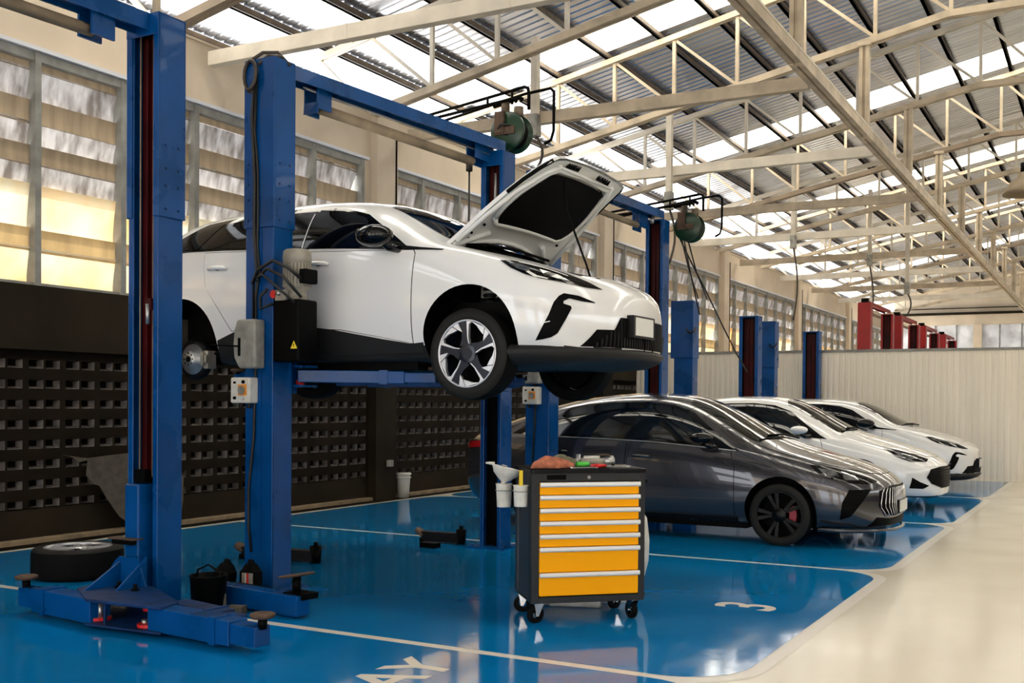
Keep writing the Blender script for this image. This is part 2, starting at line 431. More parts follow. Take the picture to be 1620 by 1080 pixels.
# purlins (run along the hall)
px = -11.5; pn = 10
purl = []
while px < 15.8:
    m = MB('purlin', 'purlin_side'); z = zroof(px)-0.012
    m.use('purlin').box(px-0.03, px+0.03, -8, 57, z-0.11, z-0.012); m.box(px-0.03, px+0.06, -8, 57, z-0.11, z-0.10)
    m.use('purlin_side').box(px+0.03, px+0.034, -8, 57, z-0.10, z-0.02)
    struct(m.build('trim_%d' % pn)); pn += 1
    px += 0.95
# ------------------------------------------------------------------ trusses
def ztop(x): return zroof(x)-0.20
def zbot(x):
    x = x if x < RXR else 2*RXR-x
    return 5.75+0.2*(x+9.39) if x < -2.2 else 7.19
TY = [4.75, 8.65, 12.5, 16.35, 20.2, 24.05, 27.9, 31.75, 35.6, 39.45, 43.3, 47.15, 51.0]
ORD = ['nearest', 'second nearest', 'third nearest', 'fourth nearest', 'fifth nearest', 'sixth nearest', 'seventh nearest', 'eighth nearest', 'ninth nearest', 'tenth nearest', 'eleventh nearest', 'second farthest', 'farthest']
def truss(i, y):
    t = thing('roof_truss', 'cream steel roof truss with parallel sloping chords, %s to the camera' % ORD[i], 'truss', (-9.6, y, 5.7), 0, 'steel roof trusses')
    L = Matrix.Translation((9.6, -y, -5.7))
    kt, kb, kv = ('steel_white', 'steel_cream', 'steel_white') if i % 2 == 0 else ('steel_cream', 'steel_brown' if i % 4 == 1 else 'steel_cream', 'steel_cream')
    m = MB(kt); m.x = L
    for s in (-1, 1):
        yy = y+s*0.035
        m.bar((-10.75, yy, ztop(-10.75)), (RXR, yy, ztop(RXR)), 0.045, 0.09).bar((RXR, yy, ztop(RXR)), (15, yy, ztop(15)), 0.045, 0.09)
    m.build('top_chord', t)
    m = MB(kb); m.x = L
    for s in (-1, 1):
        yy = y+s*0.045
        m.bar((-9.65, yy, zbot(-9.65)), (-2.2, yy, 7.19), 0.055, 0.10).bar((-2.2, yy, 7.19), (6.6, yy, 7.19), 0.055, 0.10).bar((6.6, yy, 7.19), (14, yy, zbot(14)), 0.055, 0.10)
    m.use('steel_white').bar((-10.7, y, ztop(-10.7)), (-9.75, y, zbot(-9.7)+0.05), 0.05, 0.06)
    m.build('bottom_chord', t)
    xs = [-9.7+1.075*k for k in range(18)]
    for k, x in enumerate(xs[1:], 1):
        m = MB(kv); m.x = L; m.bar((x, y, zbot(x)), (x, y, ztop(x)), 0.055, 0.055, up=(0, 1, 0)); m.build('vertical', t)
    for k in range(len(xs)-1):
        a, b_ = (xs[k], xs[k+1]) if xs[k+1] < 2.3 else (xs[k+1], xs[k])
        m = MB(kv); m.x = L; m.bar((a, y+0.01, ztop(a)-0.03), (b_, y+0.01, zbot(b_)+0.04), 0.045, 0.05, up=(0, 1, 0)); m.build('diagonal', t)
for i, y in enumerate(TY): truss(i, y)
# longitudinal beam carried by hanging posts
b = MB('steel_cream', 'steel_white'); b.x = Matrix.Translation((3.4, 0, -5.6))
for s in (-1, 1): b.box(-3.4+s*0.05-0.035, -3.4+s*0.05+0.035, 3.0, 51.1, 5.53, 5.67)
b.use('steel_white').box(-3.36, -3.31, 3.0, 51.1, 5.66, 5.69)  # highlight along the beam's top edge, painted as a pale strip
o = b.build('longitudinal_beam'); o.location = (-3.4, 0, 5.6)
tag(o, 'long cream steel beam running down the hall at the ends of the tie beams', 'beam')
for i, y in enumerate(TY):
    b = MB('steel_cream'); b.box(-0.075, -0.02, -0.06, 0.06, -0.08, 1.38).box(0.02, 0.075, -0.06, 0.06, -0.08, 1.38).box(-0.02, 0.02, -0.03, 0.03, -0.08, 1.38).box(-0.1, 0.1, -0.08, 0.08, 1.30, 1.36)
    o = b.build('hanging_post'); o.location = (-3.4, y, 5.6)
    tag(o, 'cream double steel post hanging from the %s roof truss down to the long beam' % ORD[i], 'post', 'posts under the roof trusses')
TIE = [5.3, 9.42, 13.5, 17.58, 21.8, 25.75, 29.9, 34.1, 38.2, 42.3]
for i, y in enumerate(TIE):
    k = ['steel_white', 'steel_white', 'steel_cream', 'steel_white', 'steel_cream', 'steel_white', 'steel_cream', 'steel_white', 'steel_cream', 'steel_white'][i]
    b = MB(k); b.box(0, 6.22, -0.06, 0.06, -0.085, 0.085)
    for x in (2.1, 4.2): b.box(x, x+0.02, -0.064, 0.064, -0.089, 0.089)
    o = b.build('tie_beam', bevel=0.006); o.location = (-9.72, y, 5.6)
    tag(o, 'level cream box beam from the left wall to the long beam, %s to the camera' % ORD[i], 'beam', 'level tie beams under the roof')
# far low frame on the right: stepped duct-like beams
# conduits dropping from the tie beams, each with a cable
def conduit(x, y, ztop_, zb_, zc, lab, hook=False):
    t = thing('drop_conduit', lab, 'conduit', (x, y, 0), 0, 'cable drops hanging from the roof')
    m = MB('steel_white'); m.box(-0.05, 0.05, -0.05, 0.05, zb_, ztop_); m.box(-0.018, 0.018, -0.054, 0.054, zb_, ztop_); m.build('conduit', t)
    m = MB('cover_grey'); m.box(-0.07, 0.07, -0.07, 0.07, zb_-0.10, zb_+0.22); m.build('connector', t, bevel=0.01)
    m = MB('hose_brown'); pts = [(0, 0, zb_-0.05)]
    for q in range(1, 9): pts.append((0.10*math.sin(q*0.35), 0.06*math.sin(q*0.5), zb_-0.05+(zc-zb_)*q/8))
    m.tube(pts, 0.022, 8); m.build('cable', t)
conduit(-7.45, 13.40, 6.75, 5.42, 4.85, 'cream conduit with a short cable hanging above the raised bonnet')
conduit(-7.0, 17.48, 6.8, 5.0, 4.0, 'cream conduit with a cable dropping behind the second green hose reel')
conduit(-7.0, 25.65, 7.4, 5.4, 3.6, 'cream conduit whose long black cable drops between two short blue posts')
conduit(-6.0, 29.8, 7.4, 5.4, 3.7, 'thin cream conduit with cable dropping among the red posts')
conduit(-5.0, 29.8, 7.4, 4.6, 4.0, 'farthest thin cream conduit with a cable in front of the far wall')
# pendant lamp at the right edge
t = thing('pendant_lamp', 'brown bell-shaped pendant lamp hanging from the roof at the right edge', 'lamp', (-1.13, 16.0, 4.42))
m = MB('lamp_shade'); m.lathe([(0.04, 0.32), (0.09, 0.30), (0.11, 0.22), (0.20, 0.17), (0.27, 0.06), (0.29, 0.0), (0.27, 0.0), (0.25, 0.05), (0.10, 0.2)], n=32); m.build('lamp_shade', t, fixn=False)
m = MB('black'); m.cyl((0, 0, 0.3), (0, 0, 0.44), 0.06); m.build('socket', t)
m = MB('black'); m.cyl((0, 0, 0.42), (0, 0, 2.8), 0.012, 8); m.build('rod', t)
# ================================================================== CARS
def subsurf_eval(me, lv=2):
    o = bpy.data.objects.new('tmp', me); COL.objects.link(o)
    s = o.modifiers.new('s', 'SUBSURF'); s.levels = lv; s.render_levels = lv; s.boundary_smooth = 'PRESERVE_CORNERS'
    dg = bpy.context.evaluated_depsgraph_get(); ev = o.evaluated_get(dg)
    m2 = bpy.data.meshes.new_from_object(ev); bpy.data.objects.remove(o); return m2
def cage(stations, half=True, creases=None):
    """closed body cage from stations [(x, [(y,z)...bottom centre -> top centre])]; right side is -y"""
    n = len(stations[0][1]); vs = []; fs = []
    ring = 2*n-2
    for (x, pts) in stations:
        dx = 0.0
        for (y, z, *e) in pts: vs.append((x+(e[0] if e else 0), -y, z))
        for (y, z, *e) in reversed(pts[1:-1]): vs.append((x+(e[0] if e else 0), y, z))
    for i in range(len(stations)-1):
        for k in range(ring):
            k2 = (k+1) % ring
            fs.append((i*ring+k, i*ring+k2, (i+1)*ring+k2, (i+1)*ring+k))
    # end caps: strips pairing left and right
    for base, flip in ((0, True), ((len(stations)-1)*ring, False)):
        for k in range(n-1):
            a, b = base+k, base+k+1
            c = base+(ring-k-1) % ring if k+1 < n-1 else None
            l0 = base+((ring-k) % ring); l1 = base+((ring-k-1) % ring)
            if k == 0: f = (a, b, l1)
            elif k == n-2: f = (a, b, l0)
            else: f = (a, b, l1, l0)
            fs.append(f if flip else tuple(reversed(f)))
    me = bpy.data.meshes.new('body'); me.from_pydata(vs, [], fs)
    bm = bmesh.new(); bm.from_mesh(me); bmesh.ops.recalc_face_normals(bm, faces=bm.faces)
    if creases:
        cl = bm.edges.layers.float.get('crease_edge') or bm.edges.layers.float.new('crease_edge')
        bm.verts.ensure_lookup_table()
        for k, val in creases.items():
            for i in range(len(stations)-1):
                for kk in (k, (ring-k) % ring):
                    e = bm.edges.get((bm.verts[i*ring+kk], bm.verts[(i+1)*ring+kk]))
                    if e: e[cl] = val
    bm.to_mesh(me); bm.free()
    return me
def bvh_of(me): return BVHTree.FromPolygons([v.co.copy() for v in me.vertices], [tuple(p.vertices) for p in me.polygons])

def smooth_closed(pts, n=4):
    out = []; N = len(pts)
    for i in range(N):
        p0, p1, p2, p3 = [Vector(pts[(i+j-1) % N]) for j in range(4)]
        for q in range(n):
            t = q/n
            out.append(0.5*((2*p1)+(-p0+p2)*t+(2*p0-5*p1+4*p2-p3)*t*t+(-p0+3*p1-3*p2+p3)*t**3))
    return [tuple(p) for p in out]
def inside(p, poly):
    x, y = p; c = False; j = len(poly)-1
    for i in range(len(poly)):
        xi, yi = poly[i]; xj, yj = poly[j]
        if (yi > y) != (yj > y) and x < (xj-xi)*(y-yi)/(yj-yi)+xi: c = not c
        j = i
    return c
def dens(poly, step):
    out = []
    for i in range(len(poly)):
        a, b = Vector(poly[i]), Vector(poly[(i+1) % len(poly)]); n = max(1, int((b-a).length/step))
        for k in range(n): out.append(tuple(a+(b-a)*k/n))
    return out
def panel(mb, bvh, outline, direc, off=0.004, thick=0.0, step=0.035, smooth=False, origin=(0, 0, 0.7), offf=None):
    """lay an outline on the body: outline in the (u,v) plane seen along -direc. direc '-y','+y','+x','-x','+z' or vector"""
    D = {'-y': (0, -1, 0), '+y': (0, 1, 0), '+x': (1, 0, 0), '-x': (-1, 0, 0), '+z': (0, 0, 1)}.get(direc, direc) if isinstance(direc, str) else direc
    D = Vector(D).normalized()
    if abs(D.z) > 0.99: U, V = Vector((1, 0, 0)), Vector((0, 1, 0))
    else:
        V = Vector((0, 0, 1)); V = (V-D*V.dot(D)).normalized()
        if abs(D.x) < 1e-6: U = Vector((1, 0, 0)); V = Vector((0, 0, 1))
        elif abs(D.y) < 1e-6 and abs(D.z) < 1e-6: U = Vector((0, 1, 0))
        else: U = V.cross(D).normalized()
    poly = smooth_closed(outline) if smooth else list(outline)
    poly = dens(poly, step)
    xs = [p[0] for p in poly]; ys = [p[1] for p in poly]
    pts = [Vector(p) for p in poly]; nb = len(pts)
    x = min(xs)+step/2
    row = 0
    while x < max(xs):
        y = min(ys)+step/2*(1+(row % 2))
        while y < max(ys):
            if inside((x, y), poly):
                if min((Vector((x, y))-Vector(q)).length_squared for q in poly) > (step*0.45)**2: pts.append(Vector((x, y)))
            y += step
        x += step*0.87; row += 1
    r = geometry.delaunay_2d_cdt(pts, [], [list(range(nb))], 1, 1e-5)
    v2, tris = r[0], r[2]
    top = []; ok = []
    for p in v2:
        o = U*p.x+V*p.y+D*6
        # keep plane through origin
        hit = bvh.ray_cast(o, -D)
        if hit[0] is None:
            nr = bvh.find_nearest(U*p.x+V*p.y+D*1.0); top.append(nr[0]); ok.append(True)
        else:
            nrm = hit[1]; nrm = nrm if nrm.dot(D) > 0 else -nrm
            top.append(hit[0]+nrm*off if off else hit[0]); ok.append(True)
    o0 = len(mb.v)
    fs = []
    for t in tris:
        a, b, c = [top[i] for i in t]
        nn = (b-a).cross(c-a)
        fs.append(tuple(t) if nn.dot(D) >= 0 else tuple(reversed(t)))
    mb.add(top, fs, True)
    if thick:
        # skirt down into the body
        from collections import Counter
        cnt = Counter()
        for f in fs:
            for i in range(3): cnt[(f[i], f[(i+1) % 3])] += 1
        be = [(a, b) for (a, b) in cnt if (b, a) not in cnt]
        idx = {}; vs = list(); 
        for (a, b) in be:
            for q in (a, b):
                if q not in idx: idx[q] = len(vs); vs += [top[q], top[q]-D*thick]
        mb.add(vs, [(idx[b], idx[a], idx[a]+1, idx[b]+1) for a, b in be], False)
    return mb

def wheel(parent, x, y, z, r, w, style, side=-1, steer=0.0, hub_only=False):
    """side -1: outer face towards -y"""
    s = side
    T = MB('rubber', 'rubber_side')
    ri = r*0.735
    prof = [(ri, s*w*0.50), (ri+0.006, s*w*0.52), (r*0.86, s*w*0.535), (r*0.94, s*w*0.50), (r*0.985, s*w*0.42), (r, s*w*0.30), (r, -s*w*0.30), (r*0.985, -s*w*0.42), (r*0.93, -s*w*0.5), (ri, -s*w*0.48)]
    T.use('rubber_side').lathe(prof[:5], axis='y', n=56); T.use('rubber').lathe(prof[4:], axis='y', n=56)
    for rr_ in (r*0.998,):
        for q in (-0.12, 0.12): T.lathe([(r+0.001, q*w-0.004), (r+0.001, q*w+0.004)], axis='y', n=56)
    t = T.build('wheel', parent, fixn=False); t.location = (x, y, z); t.rotation_euler = (0, 0, steer)
    m = MB('rim_dark' if style != 'sport' else 'rim_black', 'black', 'steel')
    m.lathe([(ri*0.985, s*w*0.5), (ri*0.96, s*w*0.36), (ri*0.90, s*w*0.1), (ri*0.90, -s*w*0.46)], axis='y', n=48)
    m.use('black').lathe([(ri*0.9, -s*w*0.2), (0.01, -s*w*0.2)], axis='y', n=32)
    m.use('black').lathe([(0.155, s*w*0.02), (0.02, s*w*0.02)], axis='y', n=32)
    m.build('barrel', t, fixn=False)
    m = MB('alu' if style != 'sport' else 'rim_black')
    m.lathe([(ri*0.955, s*w*0.44), (ri*0.965, s*w*0.515), (ri*1.01, s*w*0.515), (ri*1.015, s*w*0.48)], axis='y', n=56)
    m.build('rim', t, fixn=False)
    yo = s*w*0.47; yi = s*w*0.36
    def P(a, rr): return (rr*math.cos(a), rr*math.sin(a))
    if style == 'aero':
        d = MB('rim_dark'); a_ = MB('alu')
        for k in range(5):
            a = R(90+72*k)
            q = lambda deg, rr: P(a+R(deg)*(1 if s < 0 else -1), rr)
            d.prism([q(-10, .07), q(-2, ri*.5), q(0, ri*.965), q(19, ri*.965), q(16, ri*.75), q(22, ri*.5), q(50, .085)], 'xz', yo, yi)
            a_.prism([q(-16, .075), q(-4.5, ri*.5), q(-3.5, ri*.965), q(1.5, ri*.965), q(-.5, ri*.5), q(-8, .08)], 'xz', yo+s*.004, yi)
            a_.prism([q(20, ri*.975), q(15, ri*.66), q(25, ri*.78), q(33, ri*.975)], 'xz', yo+s*.003, yi)
            a_.prism([q(34.5, ri*.975), q(27, ri*.78), q(38, ri*.80), q(50, ri*.88), q(60, ri*.93), q(66, ri*.975)], 'xz', yo+s*.003, yi)
            a_.prism([q(-3, ri*.975), q(-3, ri*.86), q(-7, ri*.92), q(-12, ri*.975)], 'xz', yo+s*.003, yi)
        d.lathe([(0.075, yo*0.9), (0.07, yo*1.0), (0.045, yo*1.02), (0.001, yo*1.02)], axis='y', n=24, smooth=False)
        d.build('spokes', t); a_.build('rim_trim', t)
    else:
        d = MB('rim_black' if style == 'sport' else 'alu')
        for k in range(5):
            a = R(90+72*k+18)
            for q in (-1, 1):
                d.prism([P(a+q*0.25, 0.05), P(a+q*0.30, 0.10), P(a+q*0.28, ri*0.97), P(a+q*0.10, ri*0.97), P(a+q*0.06, ri*0.6), P(a, 0.10)] if q > 0 else
                        [P(a-0.25, 0.05), P(a-0.30, 0.10), P(a-0.28, ri*0.97), P(a-0.10, ri*0.97), P(a-0.06, ri*0.6), P(a, 0.10)], 'xz', yo, yi)
        d.lathe([(0.075, yo), (0.07, yo*1.06), (0.001, yo*1.06)], axis='y', n=24, ends=False)
        d.build('spokes', t)
        if style == 'sport':
            c = MB('caliper_red'); pts = [P(R(t_), 0.175) for t_ in range(-35, 36, 10)]+[P(R(t_), 0.10) for t_ in range(35, -36, -10)]
            c.prism(pts, 'xz', s*w*0.30, s*w*0.05); c.build('brake_caliper', t)
    return t

def paint_low(me, f):
    for p in me.polygons:
        if f(p.center): p.material_index = 1
MG = [
 (-3.53, [(0, .40), (.62, .40), (.72, .50), (.76, .65), (.74, .85), (.70, .98), (.60, 1.02), (.50, 1.05), (.30, 1.06), (0, 1.06)]),
 (-3.42, [(0, .30), (.72, .30), (.85, .42), (.89, .64), (.87, .90), (.82, 1.05), (.72, 1.13), (.62, 1.19), (.35, 1.21), (0, 1.21)]),
 (-3.18, [(0, .24), (.80, .24), (.93, .40), (.96, .66), (.93, .95), (.88, 1.14), (.79, 1.29), (.67, 1.42), (.35, 1.46), (0, 1.47)]),
 (-2.86, [(0, .2), (.82, .2), (.95, .38), (.975, .66), (.95, .99), (.90, 1.18), (.80, 1.36), (.67, 1.50), (.35, 1.555), (0, 1.565)]),
 (-2.3, [(0, .2), (.86, .2), (.935, .34), (.965, .66), (.945, 1.0), (.905, 1.165), (.80, 1.39), (.67, 1.545), (.35, 1.60), (0, 1.61)]),
 (-1.6, [(0, .2), (.86, .2), (.925, .32), (.96, .62), (.945, .98), (.905, 1.145), (.80, 1.38), (.67, 1.56), (.35, 1.61), (0, 1.62)]),
 (-1.1, [(0, .2), (.86, .2), (.925, .32), (.96, .60), (.945, .96), (.905, 1.115), (.81, 1.32), (.66, 1.50), (.34, 1.565), (0, 1.58)]),
 (-.78, [(0, .2), (.86, .2), (.93, .32), (.965, .60), (.945, .94), (.90, 1.10), (.82, 1.245), (.68, 1.37), (.36, 1.445), (0, 1.465)]),
 (-.48, [(0, .2), (.86, .2), (.945, .34), (.97, .62), (.945, .92), (.895, 1.085), (.83, 1.15), (.71, 1.20), (.38, 1.27), (0, 1.29)]),
 (-.2, [(0, .2), (.84, .2), (.95, .38), (.975, .66), (.945, .90), (.88, 1.05), (.80, 1.085), (.68, 1.09), (.38, 1.13), (0, 1.14)]),
 (.05, [(0, .2), (.82, .2), (.955, .40), (.975, .66), (.94, .87), (.86, 1.0), (.77, 1.03), (.65, 1.035), (.36, 1.05), (0, 1.055)]),
 (.4, [(0, .2), (.82, .2), (.94, .36), (.96, .62), (.925, .81), (.84, .91), (.74, .945), (.60, .96), (.32, .98), (0, .985)]),
 (.64, [(0, .2), (.78, .2), (.90, .32), (.92, .56), (.885, .74), (.79, .83), (.69, .865), (.55, .885), (.28, .905), (0, .91)]),
 (.82, [(0, .2), (.66, .2), (.76, .30), (.78, .50), (.75, .67), (.67, .76), (.57, .80), (.44, .82), (.22, .84), (0, .845)]),
 (.95, [(0, .2), (.44, .2), (.53, .28), (.545, .46), (.52, .62), (.45, .70), (.37, .735), (.28, .755), (.14, .77), (0, .775)]),
 (1.03, [(0, .24), (.26, .24), (.33, .30), (.345, .44), (.32, .57), (.27, .64), (.22, .665), (.16, .685), (.08, .695), (0, .695)]),
]
def boolean_cut(me, cutters):
    o = bpy.data.objects.new('tmpb', me); COL.objects.link(o); cs = []
    for c in cutters:
        co = bpy.data.objects.new('tmpc', c); COL.objects.link(co); cs.append(co)
        b = o.modifiers.new('b', 'BOOLEAN'); b.object = co; b.operation = 'DIFFERENCE'; b.solver = 'EXACT'; b.material_mode = 'TRANSFER'
    dg = bpy.context.evaluated_depsgraph_get(); m2 = bpy.data.meshes.new_from_object(o.evaluated_get(dg))
    bpy.data.objects.remove(o)
    for co in cs: bpy.data.objects.remove(co)
    return m2
def cutter_cyl(x, z, r, y0, y1, key='black', n=48):
    m = MB(key); m.prism([(x+r*math.cos(2*PI*k/n), z+r*math.sin(2*PI*k/n)) for k in range(n)], 'xz', y0, y1)
    me = bpy.data.meshes.new('c'); me.from_pydata([tuple(p) for p in m.v], [], m.f); me.materials.append(K[key])
    bm = bmesh.new(); bm.from_mesh(me); bmesh.ops.recalc_face_normals(bm, faces=bm.faces); bm.to_mesh(me); bm.free(); return me
def cutter_prism(pts, plane, a, b, key='black'):
    m = MB(key); m.prism(pts, plane, a, b)
    me = bpy.data.meshes.new('c'); me.from_pydata([tuple(p) for p in m.v], [], m.f); me.materials.append(K[key])
    bm = bmesh.new(); bm.from_mesh(me); bmesh.ops.recalc_face_normals(bm, faces=bm.faces); bm.to_mesh(me); bm.free(); return me

hatch_bvh = {}
def mirror_y(pts): return [(-u, v) for u, v in pts]
def body_object(me, parent, paint, cuts):
    me2 = boolean_cut(me, cuts)
    me2.name = 'body'
    me2.polygons.foreach_set('use_smooth', [True]*len(me2.polygons))
    o = bpy.data.objects.new('body', me2); COL.objects.link(o); o.parent = parent
    # keep hard edges at the cut rims
    bm = bmesh.new(); bm.from_mesh(me2)
    for e in bm.edges:
        if len(e.link_faces) == 2:
            if e.calc_face_angle(0) > R(38) or e.link_faces[0].material_index != e.link_faces[1].material_index: e.smooth = False
    bm.to_mesh(me2); bm.free()
    return o

def front_panel(bv, t, pts3, nm, key, off, sides=(-1, 1), thick=0.0, D0=(0.62, -0.78, 0.0), par=None, step=0.025, smooth=False):
    r = []
    for s in sides:
        D = Vector((D0[0], D0[1]*(1 if s < 0 else -1), D0[2])).normalized()
        V = Vector((0, 0, 1)); V = (V-D*V.dot(D)).normalized(); U = V.cross(D).normalized()
        P = [Vector((x, y*(1 if s < 0 else -1), z)) for x, y, z in pts3]
        m = MB(key); panel(m, bv, [(p.dot(U), p.dot(V)) for p in P], D, off, thick, step=step, smooth=smooth); r.append(m.build(nm, par or t, fixn=False))
    return r
HOOD_OUT = [(-.15, .0), (-.17, .30), (-.23, .55), (-.30, .72), (-.28, .77), (.05, .75), (.38, .70), (.60, .655), (.70, .63), (.755, .585), (.775, .47), (.785, .28), (.79, .12), (.79, 0)]
def hatch(name, label, loc, lifted=False):
    t = thing(name, label, 'car', loc)
    MG_ = [(x-0.09 if x < -2.35 else x, p) for x, p in MG]
    base = cage(MG_, creases={1: .5, 5: .25})
    sm = subsurf_eval(base, 3); sm.materials.clear(); sm.materials.append(K['car_white']); sm.materials.append(K['cladding'])
    paint_low(sm, lambda c: c.z < .225 or (c.z < .335 and -2.7 < c.x < -.2) or (c.z < .30 and c.x > .2))
    bv = bvh_of(sm); hatch_bvh['lifted' if lifted else 'parked'] = bv
    hz = 0.342
    cuts = [cutter_cyl(0, hz+0.02, 0.405, -1.3, -0.66), cutter_cyl(0, hz+0.02, 0.405, 0.66, 1.3),
            cutter_cyl(-2.95, hz+0.02, 0.405, -1.3, -0.60), cutter_cyl(-2.95, hz+0.02, 0.405, 0.60, 1.3)]
    full = HOOD_OUT+[(u, -v) for u, v in reversed(HOOD_OUT[1:-1])]
    if lifted: cuts.append(cutter_prism([(u*0.985+0.0, v*0.985) for u, v in full], 'xy', 0.66, 1.5))
    body_object(sm, t, 'car_white', cuts)
    # dark cladding along the sill and round the arches
    for s, d in ((-1, '-y'), (1, '+y')):
        m = MB('cladding')
        panel(m, bv, [(-2.54, .29), (-2.53, .40), (-2.30, .475), (-2.05, .51), (-1.75, .515), (-1.3, .465), (-.8, .38), (-.43, .325), (-.42, .27), (-.9, .265), (-1.6, .265), (-2.2, .27)], d, 0.008, 0.03)
        m.build('sill_cladding', t, fixn=False)
        # glass with black surround, then door windows
        m = MB('gloss_black')
        panel(m, bv, [(-3.28, 1.17), (-3.10, 1.32), (-2.85, 1.435), (-2.45, 1.475), (-2.0, 1.50), (-1.62, 1.495), (-1.32, 1.465), (-1.08, 1.395), (-.80, 1.225), (-.60, 1.095), (-.48, 1.078), (-.26, 1.05), (-.27, 1.042), (-.6, 1.062), (-1.2, 1.105), (-1.9, 1.14), (-2.5, 1.165), (-2.9, 1.175)], d, 0.004)
        m.build('window_surround', t, fixn=False)
        for nm, pts in (('rear_quarter_window', [(-3.13, 1.20), (-2.98, 1.31), (-2.75, 1.40), (-2.62, 1.425), (-2.82, 1.19)]),
                        ('window', [(-2.72, 1.19), (-2.52, 1.42), (-2.2, 1.455), (-1.93, 1.465), (-1.88, 1.155)]),
                        ('window', [(-1.60, 1.14), (-1.585, 1.465), (-1.34, 1.44), (-1.12, 1.375), (-.88, 1.23), (-.76, 1.145), (-.76, 1.10)])):
            m = MB('glass_dark'); panel(m, bv, pts, d, 0.0075); m.build(nm, t, fixn=False)
        if s < 0:
            m = MB('car_white'); 
            panel(m, bv, [(-1.63, 1.13), (-1.625, 1.43), (-1.615, 1.43), (-1.618, 1.13)], d, 0.009); m.build('pillar_trim', t, fixn=False)
        # doors with their shut lines
        for dr in ([(-1.54, .47), (-1.54, 1.10), (-.52, 1.06), (-.50, 1.03), (-.50, .335), (-.8, .39), (-1.2, .455)],
                   [(-2.36, .47), (-2.50, .66), (-2.66, .86), (-2.72, 1.16), (-1.56, 1.125), (-1.56, .505), (-1.9, .52), (-2.15, .505)]):
            m = MB('black'); panel(m, bv, [(u, v) for u, v in dr], d, 0.0015); 
            dd = MB('car_white')
            cx = sum(p[0] for p in dr)/len(dr); cy = sum(p[1] for p in dr)/len(dr)
            pin = [(cx+(u-cx)*(1-0.006/max(.1, abs(u-cx))), cy+(v-cy)*(1-0.005/max(.1, abs(v-cy)))) for u, v in dr]
            panel(dd, bv, pin, d, 0.004, 0.004); dob = dd.build('door', t, fixn=False)
            m.build('door_gap', dob, fixn=False)
            hx, hzz = (-1.42, .985) if dr[0][0] > -2 else (-2.52, 1.005)
            hit = bv.ray_cast(Vector((hx, s*3, hzz)), Vector((0, -s, 0)))[0]
            y = hit.y
            h = MB('black', 'car_white'); h.sphere((hx-0.01, y, hzz-0.005), 0.04, 16, (1.3, 0.15, 0.85))
            h.use('car_white'); h.tube([(hx-0.11, y+s*0.004, hzz), (hx-0.09, y+s*0.03, hzz+0.006), (hx, y+s*0.042, hzz+0.008), (hx+0.08, y+s*0.03, hzz+0.004), (hx+0.10, y+s*0.004, hzz-0.002)], [0.012, 0.017, 0.018, 0.017, 0.010], 12)
            h.build('door_handle', dob)
        # mirror
        mx, mz = -.66, 1.10
        m = MB('gloss_black'); m.sphere((mx-0.12, s*1.06, mz+0.06), 0.145, 20, (1.15, 0.75, 0.58))
        m.tube([(mx, s*0.90, mz-0.03), (mx-0.04, s*0.98, mz-0.02), (mx-0.06, s*1.03, mz+0.04)], [0.035, 0.035, 0.05], 10)
        mo = m.build('wing_mirror', t)
        m = MB('glass_dark'); m.sphere((mx-0.245, s*1.06, mz+0.075), 0.10, 16, (0.15, 0.75, 0.5)); m.build('mirror_glass', mo)
    # windscreen, rear screen, roof
    wd = (0.62, 0, 0.78)
    for nm, D, pts in (('windscreen', Vector((0.60, 0, 0.80)), None), ('rear_window', Vector((-0.8, 0, 0.6)), None)):
        m = MB('glass_dark')
        V = Vector((0, 0, 1)); V = (V-D.normalized()*V.dot(D.normalized())).normalized(); U = V.cross(D.normalized())
        if nm == 'windscreen': P3 = [(-.13, .60, 1.09), (-.10, .3, 1.12), (-.10, 0, 1.12), (-.10, -.3, 1.12), (-.13, -.60, 1.09), (-.24, -.66, 1.10), (-.78, -.575, 1.39), (-1.0, -.53, 1.49), (-1.06, -.3, 1.54), (-1.06, .3, 1.54), (-1.0, .53, 1.49), (-.78, .575, 1.39), (-.24, .66, 1.10)]
        else: P3 = [(-3.44, .6, 1.13), (-3.46, 0, 1.14), (-3.44, -.6, 1.13), (-3.25, -.58, 1.33), (-3.2, 0, 1.38), (-3.25, .58, 1.33)]
        panel(m, bv, [(Vector(p).dot(U), Vector(p).dot(V)) for p in P3], D, 0.004); m.build(nm, t, fixn=False)
    # front end -----------------------------------------------------------
    fd = Vector((0.55, -0.83, 0.12))
    def front(*a, **k): return front_panel(bv, t, *a, **k)
    # points given on the right-hand side (negative y)
    hl = front([(.224, -.86, .94), (.313, -.83, .935), (.40, -.79, .915), (.55, -.745, .881), (.70, -.674, .83), (.82, -.601, .777), (.902, -.52, .725), (.824, -.662, .733), (.665, -.806, .771), (.563, -.858, .789), (.445, -.881, .824), (.326, -.878, .876)], 'headlight', 'gloss_black', 0.006)
    for q, h in enumerate(hl):
        sd = (-1,) if q == 0 else (1,)
        front([(.29, -.86, .915), (.38, -.84, .905), (.46, -.83, .875), (.47, -.86, .838), (.38, -.875, .868)], 'lens', 'lens', 0.010, sides=sd, par=h)
        front([(.52, -.80, .86), (.64, -.75, .82), (.72, -.72, .775), (.58, -.83, .805)], 'lens', 'lens', 0.010, sides=sd, par=h)
        front([(.36, -.82, .925), (.55, -.755, .872), (.70, -.70, .815), (.70, -.70, .808), (.55, -.76, .862), (.36, -.82, .915)], 'daytime_strip', 'plate_white', 0.011, sides=sd, par=h)
        front([(.47, -.86, .846), (.52, -.84, .81), (.60, -.82, .79), (.60, -.82, .782), (.50, -.85, .80), (.45, -.87, .84)], 'daytime_strip', 'plate_white', 0.011, sides=sd, par=h)
